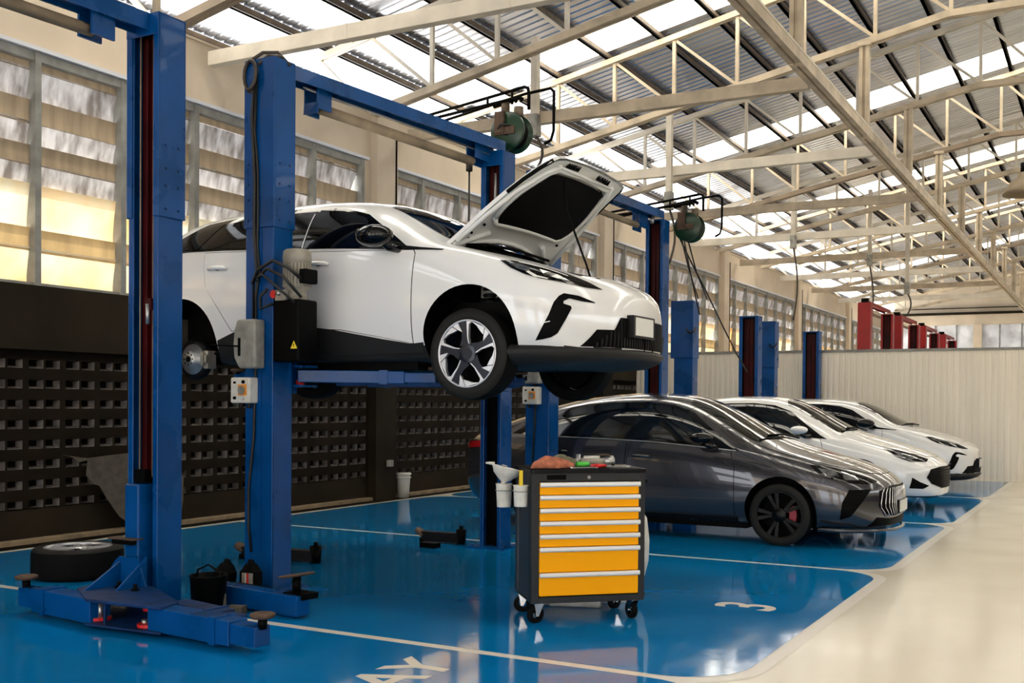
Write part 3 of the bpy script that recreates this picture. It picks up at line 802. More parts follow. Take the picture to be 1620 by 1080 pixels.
    vn = front([(.544, -.89, .344), (.595, -.90, .424), (.648, -.886, .528), (.677, -.864, .618), (.705, -.84, .662), (.729, -.81, .682), (.808, -.73, .668), (.887, -.63, .628), (.89, -.627, .619), (.829, -.72, .628), (.762, -.791, .645), (.732, -.82, .625), (.735, -.825, .607), (.776, -.788, .591), (.781, -.787, .573), (.752, -.819, .494), (.701, -.847, .393), (.658, -.863, .366), (.605, -.879, .353)], 'bumper_vent', 'black', 0.006, D0=(0.5, -0.85, 0), step=0.02)
    for q, h in enumerate(vn):
        front([(.60, -.89, .47), (.62, -.885, .474), (.65, -.87, .482), (.65, -.87, .476), (.62, -.885, .468)], 'vent_tab', 'car_white', 0.010, sides=((-1,) if q == 0 else (1,)), par=h, D0=(0.5, -0.85, 0), step=0.01)
    # lower bumper lip swept round the nose
    m = MB('cladding')
    path = []
    for k in range(25):
        a = -PI/2+PI*k/24
        path.append((math.sin(a), math.cos(a)))
    def lip(sy, off, z):
        out = []
        for (sn, cs) in path:
            y = 0.915*abs(sn)**0.9*(1 if sn >= 0 else -1); x = 0.28+0.735*max(0, cs)**0.78
            out.append(Vector((x+off*cs, y+off*sn*0.6, z)))
        return out
    prof = [(-0.06, .318), (-0.005, .308), (0.02, .295), (0.05, .262), (0.0, .215), (-0.10, .175), (-0.5, .15)]
    rings = [lip(0, o_, z_) for o_, z_ in prof]; n = len(path)
    vs = [p for rg in rings for p in rg]
    m.add(vs, [(i*n+k, (i+1)*n+k, (i+1)*n+k+1, i*n+k+1) for i in range(len(rings)-1) for k in range(n-1)], True)
    m.build('front_lip', t, fixn=False)
    # lower grille
    m = MB('black'); g = [(-.72, .305), (-.62, .43), (-.47, .435), (-.40, .53), (.40, .53), (.47, .435), (.62, .43), (.72, .305)]
    panel(m, bv, g, '+x', 0.005, step=0.02); go = m.build('lower_grille', t, fixn=False)
    m = MB('plastic_dark')
    for k in range(-17, 18):
        y = k*0.036; zt = .33+(.62-abs(y))*.8 if abs(y) > .5 else (.43 if abs(y) > .42 else .52)
        hits = [bv.ray_cast(Vector((5, y, zz)), Vector((-1, 0, 0)))[0] for zz in (.31, zt)]
        if all(hits): m.bar(hits[0]+Vector((.008, 0, 0)), hits[1]+Vector((.008, 0, 0)), .008, .012)
    m.build('grille_bars', go)
    m = MB('plastic_dark'); m.box(.95, 1.065, -.315, .095, .385, .555)
    for q in (-.06, .10): m.tube([(1.05, q, .385), (1.04, q+.02, .31), (1.02, q+.03, .27)], .006, 6)
    po = m.build('number_plate_holder', t, bevel=0.006)
    m = MB('plate_white'); m.box(1.066, 1.071, -.285, .05, .405, .54); m.build('number_plate', po)
    # tail lights
    for s, d in ((-1, '-y'), (1, '+y')):
        m = MB('lamp_red'); panel(m, bv, [(-3.44, .98), (-3.38, 1.06), (-3.16, 1.03), (-3.12, 1.0), (-3.35, .95)], d, 0.006); m.build('tail_light', t, fixn=False)
    # bonnet
    m = MB('car_white', 'car_white_inner', 'black', 'gloss_black')
    hood_pts = full
    H = MB('car_white'); panel(H, bv, hood_pts, '+z', 0.003, 0.0, step=0.05)
    if not lifted:
        gm = MB('black'); panel(gm, bv, [(u*1.006+0.002, v*1.008) for u, v in hood_pts], '+z', 0.001, step=0.06)
        ho = MB('car_white'); panel(ho, bv, hood_pts, '+z', 0.005, 0.006, step=0.05); hb = ho.build('bonnet', t, fixn=False); gm.build('bonnet_gap', hb, fixn=False)
    else:
        piv = Vector((-.30, 0, 1.06)); RM = Matrix.Translation(piv) @ Matrix.Rotation(R(-51), 4, 'Y') @ Matrix.Translation(-piv)
        def hz_(u, v, off):
            h = bv.ray_cast(Vector((u, v, 5)), Vector((0, 0, -1)))
            return h[0]+Vector((0, 0, off)) if h[0] else Vector((u, v, .7))
        def skin(mb, pts, off, thick, flip=False, step=0.05):
            panel(mb, bv, pts, '+z', off, thick, step=step)
        m = MB('car_white'); m.x = RM; skin(m, hood_pts, 0.004, 0.035); hood = m.build('bonnet', t, fixn=False)
        m = MB('car_white_inner'); m.x = RM; skin(m, [(u*0.992, v*0.992) for u, v in hood_pts], -0.030, 0.0)
        inner = m.build('bonnet_frame', hood, fixn=False)
        # raised ribs of the frame round the liner
        m = MB('car_white_inner'); m.x = RM
        def rib(pts, off=-0.045, w=0.022):
            P = [hz_(u, v, off) for u, v in pts]; m.tube(P, w, 8)
        lin = [(.11, -.54), (.06, -.46), (.07, .0), (.06, .46), (.11, .54), (.22, .575), (.38, .555), (.58, .47), (.64, .41), (.655, 0), (.64, -.41), (.58, -.47), (.38, -.555), (.22, -.575)]
        ring = [(cx_*1.07, cy_*1.06) for cx_, cy_ in [(a_-.35, b_) for a_, b_ in lin]]
        rib([(a_+.35, b_) for a_, b_ in ring]+[(ring[0][0]+.35, ring[0][1])])
        rib([(-.26, -.68), (-.18, -.48), (-.13, -.2), (-.12, .0), (-.13, .2), (-.18, .48), (-.26, .68)], w=0.02)
        rib([(-.20, -.76), (.1, -.72), (.38, -.65), (.60, -.54), (.70, -.45)], w=0.02)
        rib([(-.20, .76), (.1, .72), (.38, .65), (.60, .54), (.70, .45)], w=0.02)
        rib([(-.24, -.72), (-.06, -.44)], w=0.022); rib([(-.24, .72), (-.06, .44)], w=0.022)
        rib([(.69, -.50), (.69, .50)], w=0.012)
        m.build('frame_rib', inner)
        m = MB('black'); m.x = RM; skin(m, smooth_closed(lin, 2), -0.056, 0.0); m.build('bonnet_liner', hood, fixn=False)
        m = None
        for v in (-.36, -.32, -.28, -.20, -.17, .17, .20, .28, .32, .36, -.24, .24):
            m = MB('black'); m.x = RM; u = .735-0.05*abs(v)**1.5; p = hz_(u, v, -0.034); m.bar(p+Vector((-.024, 0, -.004)), p+Vector((.024, 0, -.004)), 0.022 if abs(v) > .22 else 0.010, 0.012); m.build('frame_slot', inner)
        for u, v in ((-.16, -.62), (.0, -.60), (.3, -.655), (.62, -.42), (-.16, .62), (.0, .60), (.3, .655), (.62, .42), (-.1, -.66), (.66, -.12), (.66, .12), (-.24, .40), (-.24, -.40)):
            m = MB('black'); m.x = RM; m.sphere(hz_(u, v, -0.036), 0.013, 8); m.build('frame_hole', inner)
        for s in (-1, 1): m = MB('rubber'); m.x = RM; m.tube([hz_(.33, s*.705, -0.02), hz_(.48, s*.68, -0.02), hz_(.62, s*.645, -0.02), hz_(.72, s*.61, -0.02)], 0.016, 8); m.build('rubber_seal', hood)
        m = MB('rust'); m.x = RM; p = hz_(.66, .36, -0.04); m.box(p.x-.03, p.x+.03, p.y-.03, p.y+.03, p.z-.008, p.z+.004); m.build('label_sticker', inner)
        m = MB('car_white_inner'); m.tube([Vector((-.27, s_*.76, .98)) for s_ in (1,)]+[RM @ hz_(-.22, .74, -.03)], 0.02, 6); m.tube([Vector((-.27, -.76, .98)), RM @ hz_(-.22, -.74, -.03)], 0.02, 6); m.build('hinge', hood)
        # prop rod
        top = RM @ hz_(.60, -.22, -0.05)
        m = MB('rubber', 'steel'); m.tube([top, top+Vector((.02, .02, -.25)), Vector((.56, -.1, .98)), Vector((.60, -.08, .84))], 0.009, 8); m.sphere(top, 0.022, 8); m.build('prop_rod', t)
        # engine bay contents
        m = MB('plastic_dark', 'black', 'rubber', 'cover_grey')
        m.box(-.2, .5, -.45, .45, .68, .86); m.use('rubber').box(.55, .80, -.40, .40, .70, .835); m.use('cover_grey').box(-.1, .2, -.6, -.48, .7, .92).box(.05, .35, .1, .38, .86, .93)
        m.use('black').tube([(-.15, -.3, .9), (.1, -.35, .95), (.4, -.2, .9)], 0.03, 8); m.tube([(-.26, -.7, 1.02), (-.28, 0, 1.06), (-.26, .7, 1.02)], 0.022, 8)
        m.tube([(.0, -.72, .97), (.3, -.69, .925), (.55, -.60, .875), (.72, -.46, .83), (.83, -.2, .80), (.84, .2, .80), (.72, .46, .83), (.55, .60, .875), (.3, .69, .925), (0, .72, .97)], 0.016, 8)
        m.build('engine_bay', t)
    # wipers / cowl
    m = MB('black'); m.tube([(-.10, .5, 1.12), (-.16, .1, 1.155), (-.2, -.35, 1.15)], 0.012, 6); m.tube([(-.10, -.1, 1.14), (-.18, -.4, 1.145), (-.24, -.6, 1.12)], 0.012, 6); m.build('wiper', t)
    # floor pan and running gear
    m = MB('black', 'plastic_dark'); m.box(-2.3, -.55, -.8, .8, .14, .24).use('plastic_dark').box(-3.2, -2.5, -.6, .6, .22, .4).box(-.3, .6, -.6, .6, .16, .4); m.build('underbody', t)
    dz = -0.09 if lifted else 0
    for s in (-1, 1):
        wheel(t, 0, s*0.845, hz+dz, 0.342, 0.225, 'aero', s)
        if not (lifted and s < 0): wheel(t, -2.97, s*0.84, hz+dz, 0.342, 0.225, 'aero', s)
        if lifted:
            m = MB('plastic_dark', 'steel')
            m.cyl((0.0, s*.62, hz+dz), (-.03, s*.56, .80), 0.028, 10); 
            for k in range(4): m.lathe([(0.055, .6+k*.05), (.07, .615+k*.05), (.055, .63+k*.05)], c=(-.02, s*.58, 0), n=16)
            m.build('suspension_strut', t)
    if lifted:
        y = -.76
        m = MB('steel', 'alu', 'black', 'plastic_dark')
        m.use('steel').lathe([(.02, -.10), (.075, -.10), (.08, -.055), (.135, -.05), (.135, -.025), (.02, -.02)], c=(-3.02, y+.06, hz+dz), axis='y', n=40)
        m.use('plastic_dark').lathe([(.135, -.045), (.185, -.03), (.185, .01)], c=(-3.02, y+.06, hz+dz), axis='y', n=40)
        m.use('black').lathe([(.028, -.101), (.025, -.108), (.001, -.108)], c=(-3.02, y+.06, hz+dz), axis='y', n=16)
        for k in range(8):
            a = 2*PI*k/8; m.sphere((-3.02+.052*math.cos(a), y-.04, hz+dz+.052*math.sin(a)), .008, 8)
        hb = m.build('brake_hub', t, fixn=False)
        m = MB('motor_grey', 'steel'); m.box(-2.875, -2.82, y-.01, y+.10, hz+dz-.085, hz+dz+.075); m.cyl((-2.86, y-.03, hz+dz-.06), (-2.86, y-.03, hz+dz+.06), .018, 10).cyl((-2.82, y-.03, hz+dz-.04), (-2.82, y-.03, hz+dz+.04), .014, 10); m.build('brake_caliper', t, bevel=0.012)
        m = MB('plastic_dark'); m.cyl((-2.72, -.62, .38), (-2.80, -.60, .80), .03, 10); m.bar((-2.9, -.60, .30), (-2.35, -.62, .30), .08, .05); m.tube([(-2.8, -.7, .3), (-2.6, -.72, .36), (-2.5, -.6, .5), (-2.55, -.6, .7)], .012, 6); m.build('rear_suspension', t)
        m = MB('tan_card'); m.box(-3.30, -3.24, -.80, -.50, .34, .62); m.build('bumper_bracket', t)
    return t

SED = [
 (-4.08, [(0, .45), (.55, .45), (.66, .55), (.70, .70), (.68, .88), (.64, .98), (.55, 1.03), (.45, 1.05), (.25, 1.06), (0, 1.06)]),
 (-3.95, [(0, .3), (.70, .3), (.82, .42), (.86, .65), (.83, .92), (.77, 1.03), (.68, 1.08), (.55, 1.11), (.3, 1.13), (0, 1.13)]),
 (-3.6, [(0, .22), (.80, .22), (.91, .40), (.945, .68), (.915, .96), (.86, 1.08), (.76, 1.16), (.62, 1.22), (.33, 1.25), (0, 1.26)]),
 (-3.15, [(0, .2), (.82, .2), (.93, .38), (.955, .68), (.925, .98), (.87, 1.10), (.77, 1.25), (.63, 1.36), (.33, 1.40), (0, 1.41)]),
 (-2.7, [(0, .2), (.84, .2), (.92, .34), (.95, .66), (.925, .98), (.875, 1.11), (.77, 1.33), (.62, 1.475), (.33, 1.53), (0, 1.54)]),
 (-2.1, [(0, .2), (.84, .2), (.91, .32), (.945, .64), (.925, .97), (.875, 1.105), (.77, 1.38), (.61, 1.555), (.32, 1.61), (0, 1.62)]),
 (-1.5, [(0, .2), (.84, .2), (.91, .32), (.945, .62), (.925, .95), (.875, 1.09), (.78, 1.37), (.61, 1.56), (.32, 1.615), (0, 1.625)]),
 (-1.15, [(0, .2), (.84, .2), (.91, .32), (.945, .62), (.925, .93), (.875, 1.07), (.79, 1.32), (.62, 1.48), (.33, 1.56), (0, 1.575)]),
 (-.85, [(0, .2), (.84, .2), (.915, .34), (.95, .62), (.925, .91), (.875, 1.045), (.80, 1.22), (.65, 1.35), (.35, 1.43), (0, 1.45)]),
 (-.55, [(0, .2), (.84, .2), (.93, .36), (.955, .64), (.925, .89), (.865, 1.015), (.80, 1.10), (.68, 1.19), (.37, 1.26), (0, 1.28)]),
 (-.28, [(0, .2), (.82, .2), (.94, .38), (.96, .64), (.925, .87), (.85, .985), (.77, 1.03), (.66, 1.06), (.38, 1.12), (0, 1.135)]),
 (0, [(0, .2), (.80, .2), (.94, .38), (.955, .62), (.915, .84), (.83, .935), (.75, .97), (.63, .99), (.35, 1.03), (0, 1.04)]),
 (.35, [(0, .2), (.80, .2), (.925, .34), (.94, .58), (.905, .77), (.81, .855), (.72, .89), (.58, .91), (.32, .945), (0, .955)]),
 (.65, [(0, .2), (.76, .2), (.88, .30), (.90, .52), (.865, .69), (.77, .77), (.67, .805), (.54, .83), (.28, .86), (0, .87)]),
 (.87, [(0, .2), (.62, .2), (.73, .30), (.75, .48), (.73, .62), (.66, .70), (.56, .74), (.43, .765), (.22, .785), (0, .79)]),
 (1.0, [(0, .2), (.42, .2), (.50, .28), (.52, .44), (.50, .56), (.44, .64), (.36, .675), (.27, .695), (.14, .71), (0, .715)]),
 (1.07, [(0, .24), (.26, .24), (.33, .30), (.35, .42), (.33, .52), (.28, .58), (.22, .61), (.16, .63), (.08, .64), (0, .64)]),
]
def sedan(name, label, loc, paint, style, key):
    t = thing(name, label, 'car', loc)
    sm = subsurf_eval(cage(SED, creases={1: .5, 5: .45}), 3); sm.materials.clear(); sm.materials.append(K[paint]); sm.materials.append(K['plastic_dark'])
    paint_low(sm, lambda c: c.z < .225)
    bv = bvh_of(sm); hatch_bvh[key] = bv
    hz = 0.33; RA = -2.92
    cuts = [cutter_cyl(0, hz+.02, .385, -1.3, -.64), cutter_cyl(0, hz+.02, .385, .64, 1.3), cutter_cyl(RA, hz+.02, .385, -1.3, -.62), cutter_cyl(RA, hz+.02, .385, .62, 1.3)]
    body_object(sm, t, paint, cuts)
    for s, d in ((-1, '-y'), (1, '+y')):
        m = MB('gloss_black')
        panel(m, bv, [(-3.30, 1.115), (-3.1, 1.25), (-2.75, 1.40), (-2.4, 1.47), (-2.0, 1.50), (-1.6, 1.505), (-1.3, 1.475), (-1.05, 1.39), (-.80, 1.21), (-.56, 1.045), (-.46, .995), (-.9, 1.03), (-1.5, 1.072), (-2.1, 1.09), (-2.7, 1.10)], d, 0.004)
        m.build('window_surround', t, fixn=False)
        for nm, pts in (('rear_quarter_window', [(-3.12, 1.14), (-2.92, 1.28), (-2.72, 1.355), (-2.74, 1.125)]),
                        ('window', [(-2.68, 1.12), (-2.66, 1.385), (-2.35, 1.45), (-1.92, 1.478), (-1.88, 1.11)]),
                        ('window', [(-1.70, 1.10), (-1.72, 1.482), (-1.5, 1.475), (-1.32, 1.445), (-1.12, 1.38), (-.92, 1.24), (-.84, 1.16), (-.84, 1.06)])):
            m = MB('glass_tint'); panel(m, bv, pts, d, 0.0075); m.build(nm, t, fixn=False)
        if style == 'grey':
            m = MB('steel'); P = [bv.ray_cast(Vector((x, s*3, z)), Vector((0, -s, 0)))[0] for x, z in ((-3.3, 1.11), (-2.7, 1.095), (-2.1, 1.085), (-1.5, 1.066), (-.9, 1.024), (-.5, .99))]
            m.tube([p+Vector((0, s*.004, 0)) for p in P], .007, 6); m.build('belt_trim', t)
        for dr in ([(-1.74, .30), (-1.76, .8), (-1.74, 1.065), (-.56, .995), (-.50, .80), (-.50, .30)],
                   [(-2.50, .46), (-2.62, .68), (-2.74, .85), (-2.76, 1.08), (-1.775, 1.065), (-1.79, .8), (-1.775, .30), (-2.42, .30)]):
            dd = MB(paint); panel(dd, bv, dr, d, 0.004, 0.004); dob = dd.build('door', t, fixn=False)
            cx = sum(p[0] for p in dr)/len(dr); cy = sum(p[1] for p in dr)/len(dr)
            m = MB('black'); panel(m, bv, [(u+.006*(1 if u > cx else -1), v+.004*(1 if v > cy else -1)) for u, v in dr], d, 0.0012); m.build('door_gap', dob, fixn=False)
            hx, hzz = (-1.58, .90) if dr[0][0] > -2 else (-2.62, .93)
            y = bv.ray_cast(Vector((hx, s*3, hzz)), Vector((0, -s, 0)))[0].y
            h = MB('black', paint); h.sphere((hx, y, hzz-.005), .04, 16, (1.5, .15, .8)); h.use(paint).tube([(hx-.11, y+s*.004, hzz), (hx-.09, y+s*.03, hzz+.006), (hx, y+s*.042, hzz+.008), (hx+.09, y+s*.03, hzz+.004), (hx+.11, y+s*.004, hzz)], [.012, .016, .016, .016, .01], 12); h.build('door_handle', dob)
        m = MB('gloss_black' if style == 'grey' else paint); m.sphere((-.83, s*1.04, 1.125), .12, 20, (1.1, .8, .5))
        m.use('gloss_black').tube([(-.70, s*.89, 1.03), (-.76, s*.96, 1.03), (-.80, s*1.0, 1.08)], [.035, .03, .05], 10); m.build('wing_mirror', t)
        m = MB('plastic_dark'); panel(m, bv, [(-2.5, .28), (-.47, .28), (-.47, .20), (-2.5, .20)], d, .012, .01); m.build('side_skirt', t, fixn=False)
        m = MB('lamp_red'); panel(m, bv, [(-4.0, .93), (-4.0, 1.0), (-3.75, 1.02), (-3.6, .99), (-3.75, .94)], d, .006); m.build('tail_light', t, fixn=False)
    for nm, D, P3 in (('windscreen', Vector((.55, 0, .83)), [(-.24, .60, 1.08), (-.20, .3, 1.12), (-.20, 0, 1.13), (-.20, -.3, 1.12), (-.24, -.60, 1.08), (-.38, -.66, 1.11), (-.85, -.575, 1.375), (-1.12, -.53, 1.505), (-1.2, -.3, 1.555), (-1.2, .3, 1.555), (-1.12, .53, 1.505), (-.85, .575, 1.375), (-.38, .66, 1.11)]),
                      ('rear_window', Vector((-.5, 0, .86)), [(-3.75, .52, 1.18), (-3.78, 0, 1.19), (-3.75, -.52, 1.18), (-2.95, -.5, 1.46), (-2.9, 0, 1.50), (-2.95, .5, 1.46)])):
        m = MB('glass_tint'); Dn = D.normalized(); V = Vector((0, 0, 1)); V = (V-Dn*V.dot(Dn)).normalized(); U = V.cross(Dn)
        panel(m, bv, [(Vector(p).dot(U), Vector(p).dot(V)) for p in P3], D, .004); m.build(nm, t, fixn=False)
    hp = [(-.27, 0), (-.28, .45), (-.30, .72), (.05, .745), (.35, .70), (.62, .62), (.82, .45), (.90, .25), (.92, 0)]; full = hp+[(u, -v) for u, v in reversed(hp[1:-1])]
    gm = MB('black'); panel(gm, bv, [(u*1.006+.002, v*1.008) for u, v in full], '+z', .001, step=.06)
    ho = MB(paint); panel(ho, bv, full, '+z', .005, .006, step=.05); hb = ho.build('bonnet', t, fixn=False); gm.build('bonnet_gap', hb, fixn=False)
    if style == 'grey':
        m = MB(paint)
        for s in (-1, 1): m.tube([bv.ray_cast(Vector((u, s*v, 3)), Vector((0, 0, -1)))[0]+Vector((0, 0, .001)) for u, v in ((-.2, .50), (.1, .47), (.4, .42), (.7, .34))], .010, 8)
    m = MB('black'); m.tube([(-.18, .5, 1.10), (-.24, .1, 1.15), (-.3, -.35, 1.15)], .012, 6); m.tube([(-.2, -.1, 1.13), (-.26, -.4, 1.12), (-.32, -.6, 1.10)], .012, 6); m.build('wiper', t)
    def F(*a, **k): return front_panel(bv, t, *a, **k)
    FRONT[style](t, bv, F, paint)
    m = MB('black'); m.box(-2.5, -.4, -.78, .78, .15, .24); m.build('underbody', t)
    st = 'sport' if style == 'grey' else 'plain'
    for s in (-1, 1):
        wheel(t, 0, s*.83, hz, .33, .225, st, s); wheel(t, RA, s*.83, hz, .33, .225, st, s)
    return t
def grey_front(t, bv, F, paint):
    hl = F(GP['headlight'], 'headlight', 'gloss_black', .006)
    for q, h in enumerate(hl):
        sd = (-1,) if q == 0 else (1,)
        F(GP['lens'], 'lens', 'lens', .010, sides=sd, par=h)
        F(GP['lens2'], 'lens', 'lens', .010, sides=sd, par=h)
    F(GP['vent'], 'bumper_vent', 'black', .006, D0=(.5, -.85, 0))
    m = MB('black'); g = [(-.56, .60), (-.59, .45), (-.50, .36), (-.32, .33), (.32, .33), (.50, .36), (.59, .45), (.56, .60), (.34, .645), (-.34, .645)]
    panel(m, bv, g, '+x', .006, step=.025); go = m.build('grille', t, fixn=False)
    m = MB('chrome')
    for k in range(-9, 10):
        y = k*.064; P = []
        for i in range(7):
            zz = .33+i*.05; yy = y*(0.80+.2*math.sin(PI*(i+.5)/7)) + .008*math.sin(i*2.2); h = bv.ray_cast(Vector((5, yy, zz)), Vector((-1, 0, 0)))[0]
            if h: P.append(h+Vector((.014, 0, 0)))
        if len(P) > 2: m.tube(P, .006, 6)
    m.build('grille_bars', go)
    m = MB('black'); panel(m, bv, [(-.66, .235), (-.60, .33), (-.42, .31), (.42, .31), (.60, .33), (.66, .235)], '+x', .006, step=.03); m.build('lower_intake', t, fixn=False)
    m = MB('plate_white'); m.box(1.10, 1.106, -.21, .21, .36, .48); po = m.build('number_plate', t)
    m = MB('plastic_dark'); m.box(1.03, 1.099, -.22, .22, .35, .49); m.build('number_plate_holder', t)
    m = MB('car_grey'); m.tube([(.40, -.90, .20), (.70, -.80, .19), (.92, -.58, .185), (1.06, -.25, .185), (1.08, 0, .185), (1.06, .25, .185), (.92, .58, .185), (.70, .80, .19), (.40, .90, .20)], .02, 8); m.build('front_splitter', t)
def white_front(t, bv, F, paint):
    hl = F(WP['headlight'], 'headlight', 'gloss_black', .006)
    for q, h in enumerate(hl):
        sd = (-1,) if q == 0 else (1,)
        F(WP['lens'], 'lens', 'lens', .010, sides=sd, par=h)
    F(WP['vent'], 'bumper_vent', 'black', .006, D0=(.6, -.8, 0))
    m = MB('black'); g = [(-.62, .60), (-.70, .49), (-.62, .40), (-.40, .33), (.40, .33), (.62, .40), (.70, .49), (.62, .60), (.40, .63), (-.40, .63)]
    panel(m, bv, g, '+x', .008, step=.025); go = m.build('grille', t, fixn=False)
    m = MB('plastic_dark')
    for k in range(7):
        z = .37+k*.038; P = [bv.ray_cast(Vector((5, y, z)), Vector((-1, 0, 0)))[0] for y in (-.48, -.3, -.15, 0, .15, .3, .48)]
        P = [p+Vector((.014, 0, 0)) for p in P if p and p.x > .7]; m.tube(P, .006, 6) if len(P) > 2 else None
    m.build('grille_bars', go)
FRONT = {'grey': grey_front, 'white': white_front}
GP = dict(headlight=[(.30, -.83, .862), (.42, -.80, .85), (.58, -.73, .82), (.765, -.645, .759), (.92, -.506, .698), (.85, -.668, .675), (.675, -.813, .688), (.46, -.868, .741), (.39, -.868, .784)],
 lens=[(.388, -.84, .827), (.543, -.78, .81), (.597, -.812, .743), (.458, -.861, .754)], lens2=[(.60, -.75, .795), (.724, -.69, .757), (.771, -.722, .712), (.643, -.814, .712)],
 vent=[(.609, -.846, .308), (.639, -.872, .488), (.699, -.83, .618), (.887, -.658, .621), (.851, -.727, .553), (.713, -.82, .344)])
WP = dict(headlight=[(.33, -.80, .885), (.54, -.70, .855), (.749, -.62, .795), (.891, -.53, .735), (.862, -.62, .70), (.662, -.799, .71), (.512, -.842, .765)],
 lens=[(.46, -.80, .84), (.62, -.74, .80), (.78, -.66, .745), (.66, -.78, .735), (.55, -.83, .765)],
 vent=[(.673, -.838, .341), (.713, -.839, .492), (.805, -.775, .431), (.913, -.65, .374), (.841, -.724, .332)])
sedan_grey = sedan('sedan_car', 'dark grey sedan with black wheels parked behind the tool cabinet', (-3.10, 11.86, 0), 'car_grey', 'grey', 'sedan_grey')
sedan_white = sedan('sedan_car', 'white sedan parked between the dark grey sedan and the farthest hatchback', (-3.18, 16.14, 0), 'car_white', 'white', 'sedan_white')
lifted = hatch('hatchback_car', 'white hatchback raised on the blue lift with its bonnet open and a rear wheel missing', (-4.25, 7.59, 1.60), True)
parked = hatch('hatchback_car', 'white hatchback parked farthest back beside the ribbed partition', (-3.17, 20.46, 0.0))
# ================================================================== LIFTS
def column(parent, x0, x1, y0, y1, zt, facing, paint='lift_blue', inner='rail_red', sleeve=None, redz=(0.95, None), name='post', detail=True):
    """C-shaped steel post, open towards facing (+1 = +y, -1 = -y)"""
    w = x1-x0; d = y1-y0; lip = w*0.20; tk = 0.012
    back = y0 if facing > 0 else y1
    def ch(m, xa, xb, ya, yb, za, zb, hd=None):
        lp = (xb-xa)*0.17
        if facing > 0: m.box(xa, xb, ya, ya+tk, za, zb).box(xa, xa+lp, yb-tk, yb, za, zb).box(xb-lp, xb, yb-tk, yb, za, zb)
        else: m.box(xa, xb, yb-tk, yb, za, zb).box(xa, xa+lp, ya, ya+tk, za, zb).box(xb-lp, xb, ya, ya+tk, za, zb)
        m.box(xa, xa+tk, ya+tk, yb-tk, za, zb).box(xb-tk, xb, ya+tk, yb-tk, za, zb)
    m = MB(paint)
    ch(m, x0, x1, y0, y1, 0.012, zt)
    po = m.build(name, parent, bevel=0.006)
    if sleeve:
        m = MB(paint); e = 0.012; ch(m, x0-e, x1+e, y0-e, y1+e, sleeve, zt+0.02)
        f = y0-e if facing < 0 else y1
        if facing < 0: m.box(x0-e, x1+e, f-0.004, f+0.008, zt-0.13, zt+0.02)
        m.box(x0-e, x1+e, y0-e, y1+e, zt+0.01, zt+0.025)
        m.build('upper_sleeve', po, bevel=0.005)
        if detail:
            def bolt(*p): q = MB('lift_blue_dirty'); q.sphere(*p); q.build('bolt', po)
            for z in (sleeve+0.06, sleeve+0.22, sleeve+.34, sleeve+0.5):
                for q in (0.25, 0.75):
                    bolt((x1+e, y0+d*q, z), 0.010, 8)
                    if facing > 0: bolt((x0+w*q*0.5, y0-e, z), 0.010, 8)
            for z in (zt-.05,):
                for q in (0.12, 0.88): bolt((x0+w*q, y0-e if facing < 0 else y1, z), 0.009, 8)
    else:
        m = MB(paint); m.box(x0-.004, x1+.004, y0-.004, y1+.004, zt, zt+.02); m.build('post_cap', po)
    if facing < 0:
        m = MB(inner, 'black', 'steel'); ym = y0+d*0.35
        m.box(x0+lip*0.9, x1-lip*0.9, ym, ym+.03, redz[0], (redz[1] or zt-0.03))
        m.box(x0+w*.42, x0+w*.46, ym-.03, ym, redz[0], zt-.05); m.box(x0+w*.66, x0+w*.69, ym-.03, ym, redz[0], zt-.05)
        m.use('black').box(x0+tk, x1-tk, ym+.03, ym+.035, .02, zt-.02)
        m.build('carriage_rail', po)
    m = MB(paint); m.box(x0-.10, x1+.10, y0-.09, y1+.09, 0, .016)
    for a in (x0-.06, x1+.06):
        for b in (y0-.05, y1+.05): m.cyl((a, b, .01), (a, b, .04), .014, 8)
    m.build('base_plate', po)
    return po
def lift_arm(parent, p, q, w0, h, pad=True, padz=0.08, paint='lift_blue', tel=0.45, name='lift_arm'):
    """telescopic swing arm from p to q"""
    p, q = Vector(p), Vector(q); mid = p.lerp(q, tel); mid2 = p.lerp(q, .78)
    m = MB(paint); m.bar(p, mid2, w0, h); a = m.build(name, parent, bevel=0.006)
    m = MB(paint); m.bar(mid, q, w0*.82, h*.8); e = m.build('arm_extension', a, bevel=0.005)
    m = MB(paint); m.bar(p.lerp(q, .60), p.lerp(q, .66), w0*1.1, h*1.12); m.build('arm_collar', a)
    if pad:
        m = MB('black', 'rust'); m.cyl(q+Vector((0, 0, h*.3)), q+Vector((0, 0, h*.4+padz)), .028, 12)
        m.use('rust').lathe([(.001, 0), (.065, .0), (.075, .012), (.075, .024), (.06, .03), (.001, .03)], c=q+Vector((0, 0, h*.4+padz)), n=24)
        m.build('lift_pad', a)
    return a
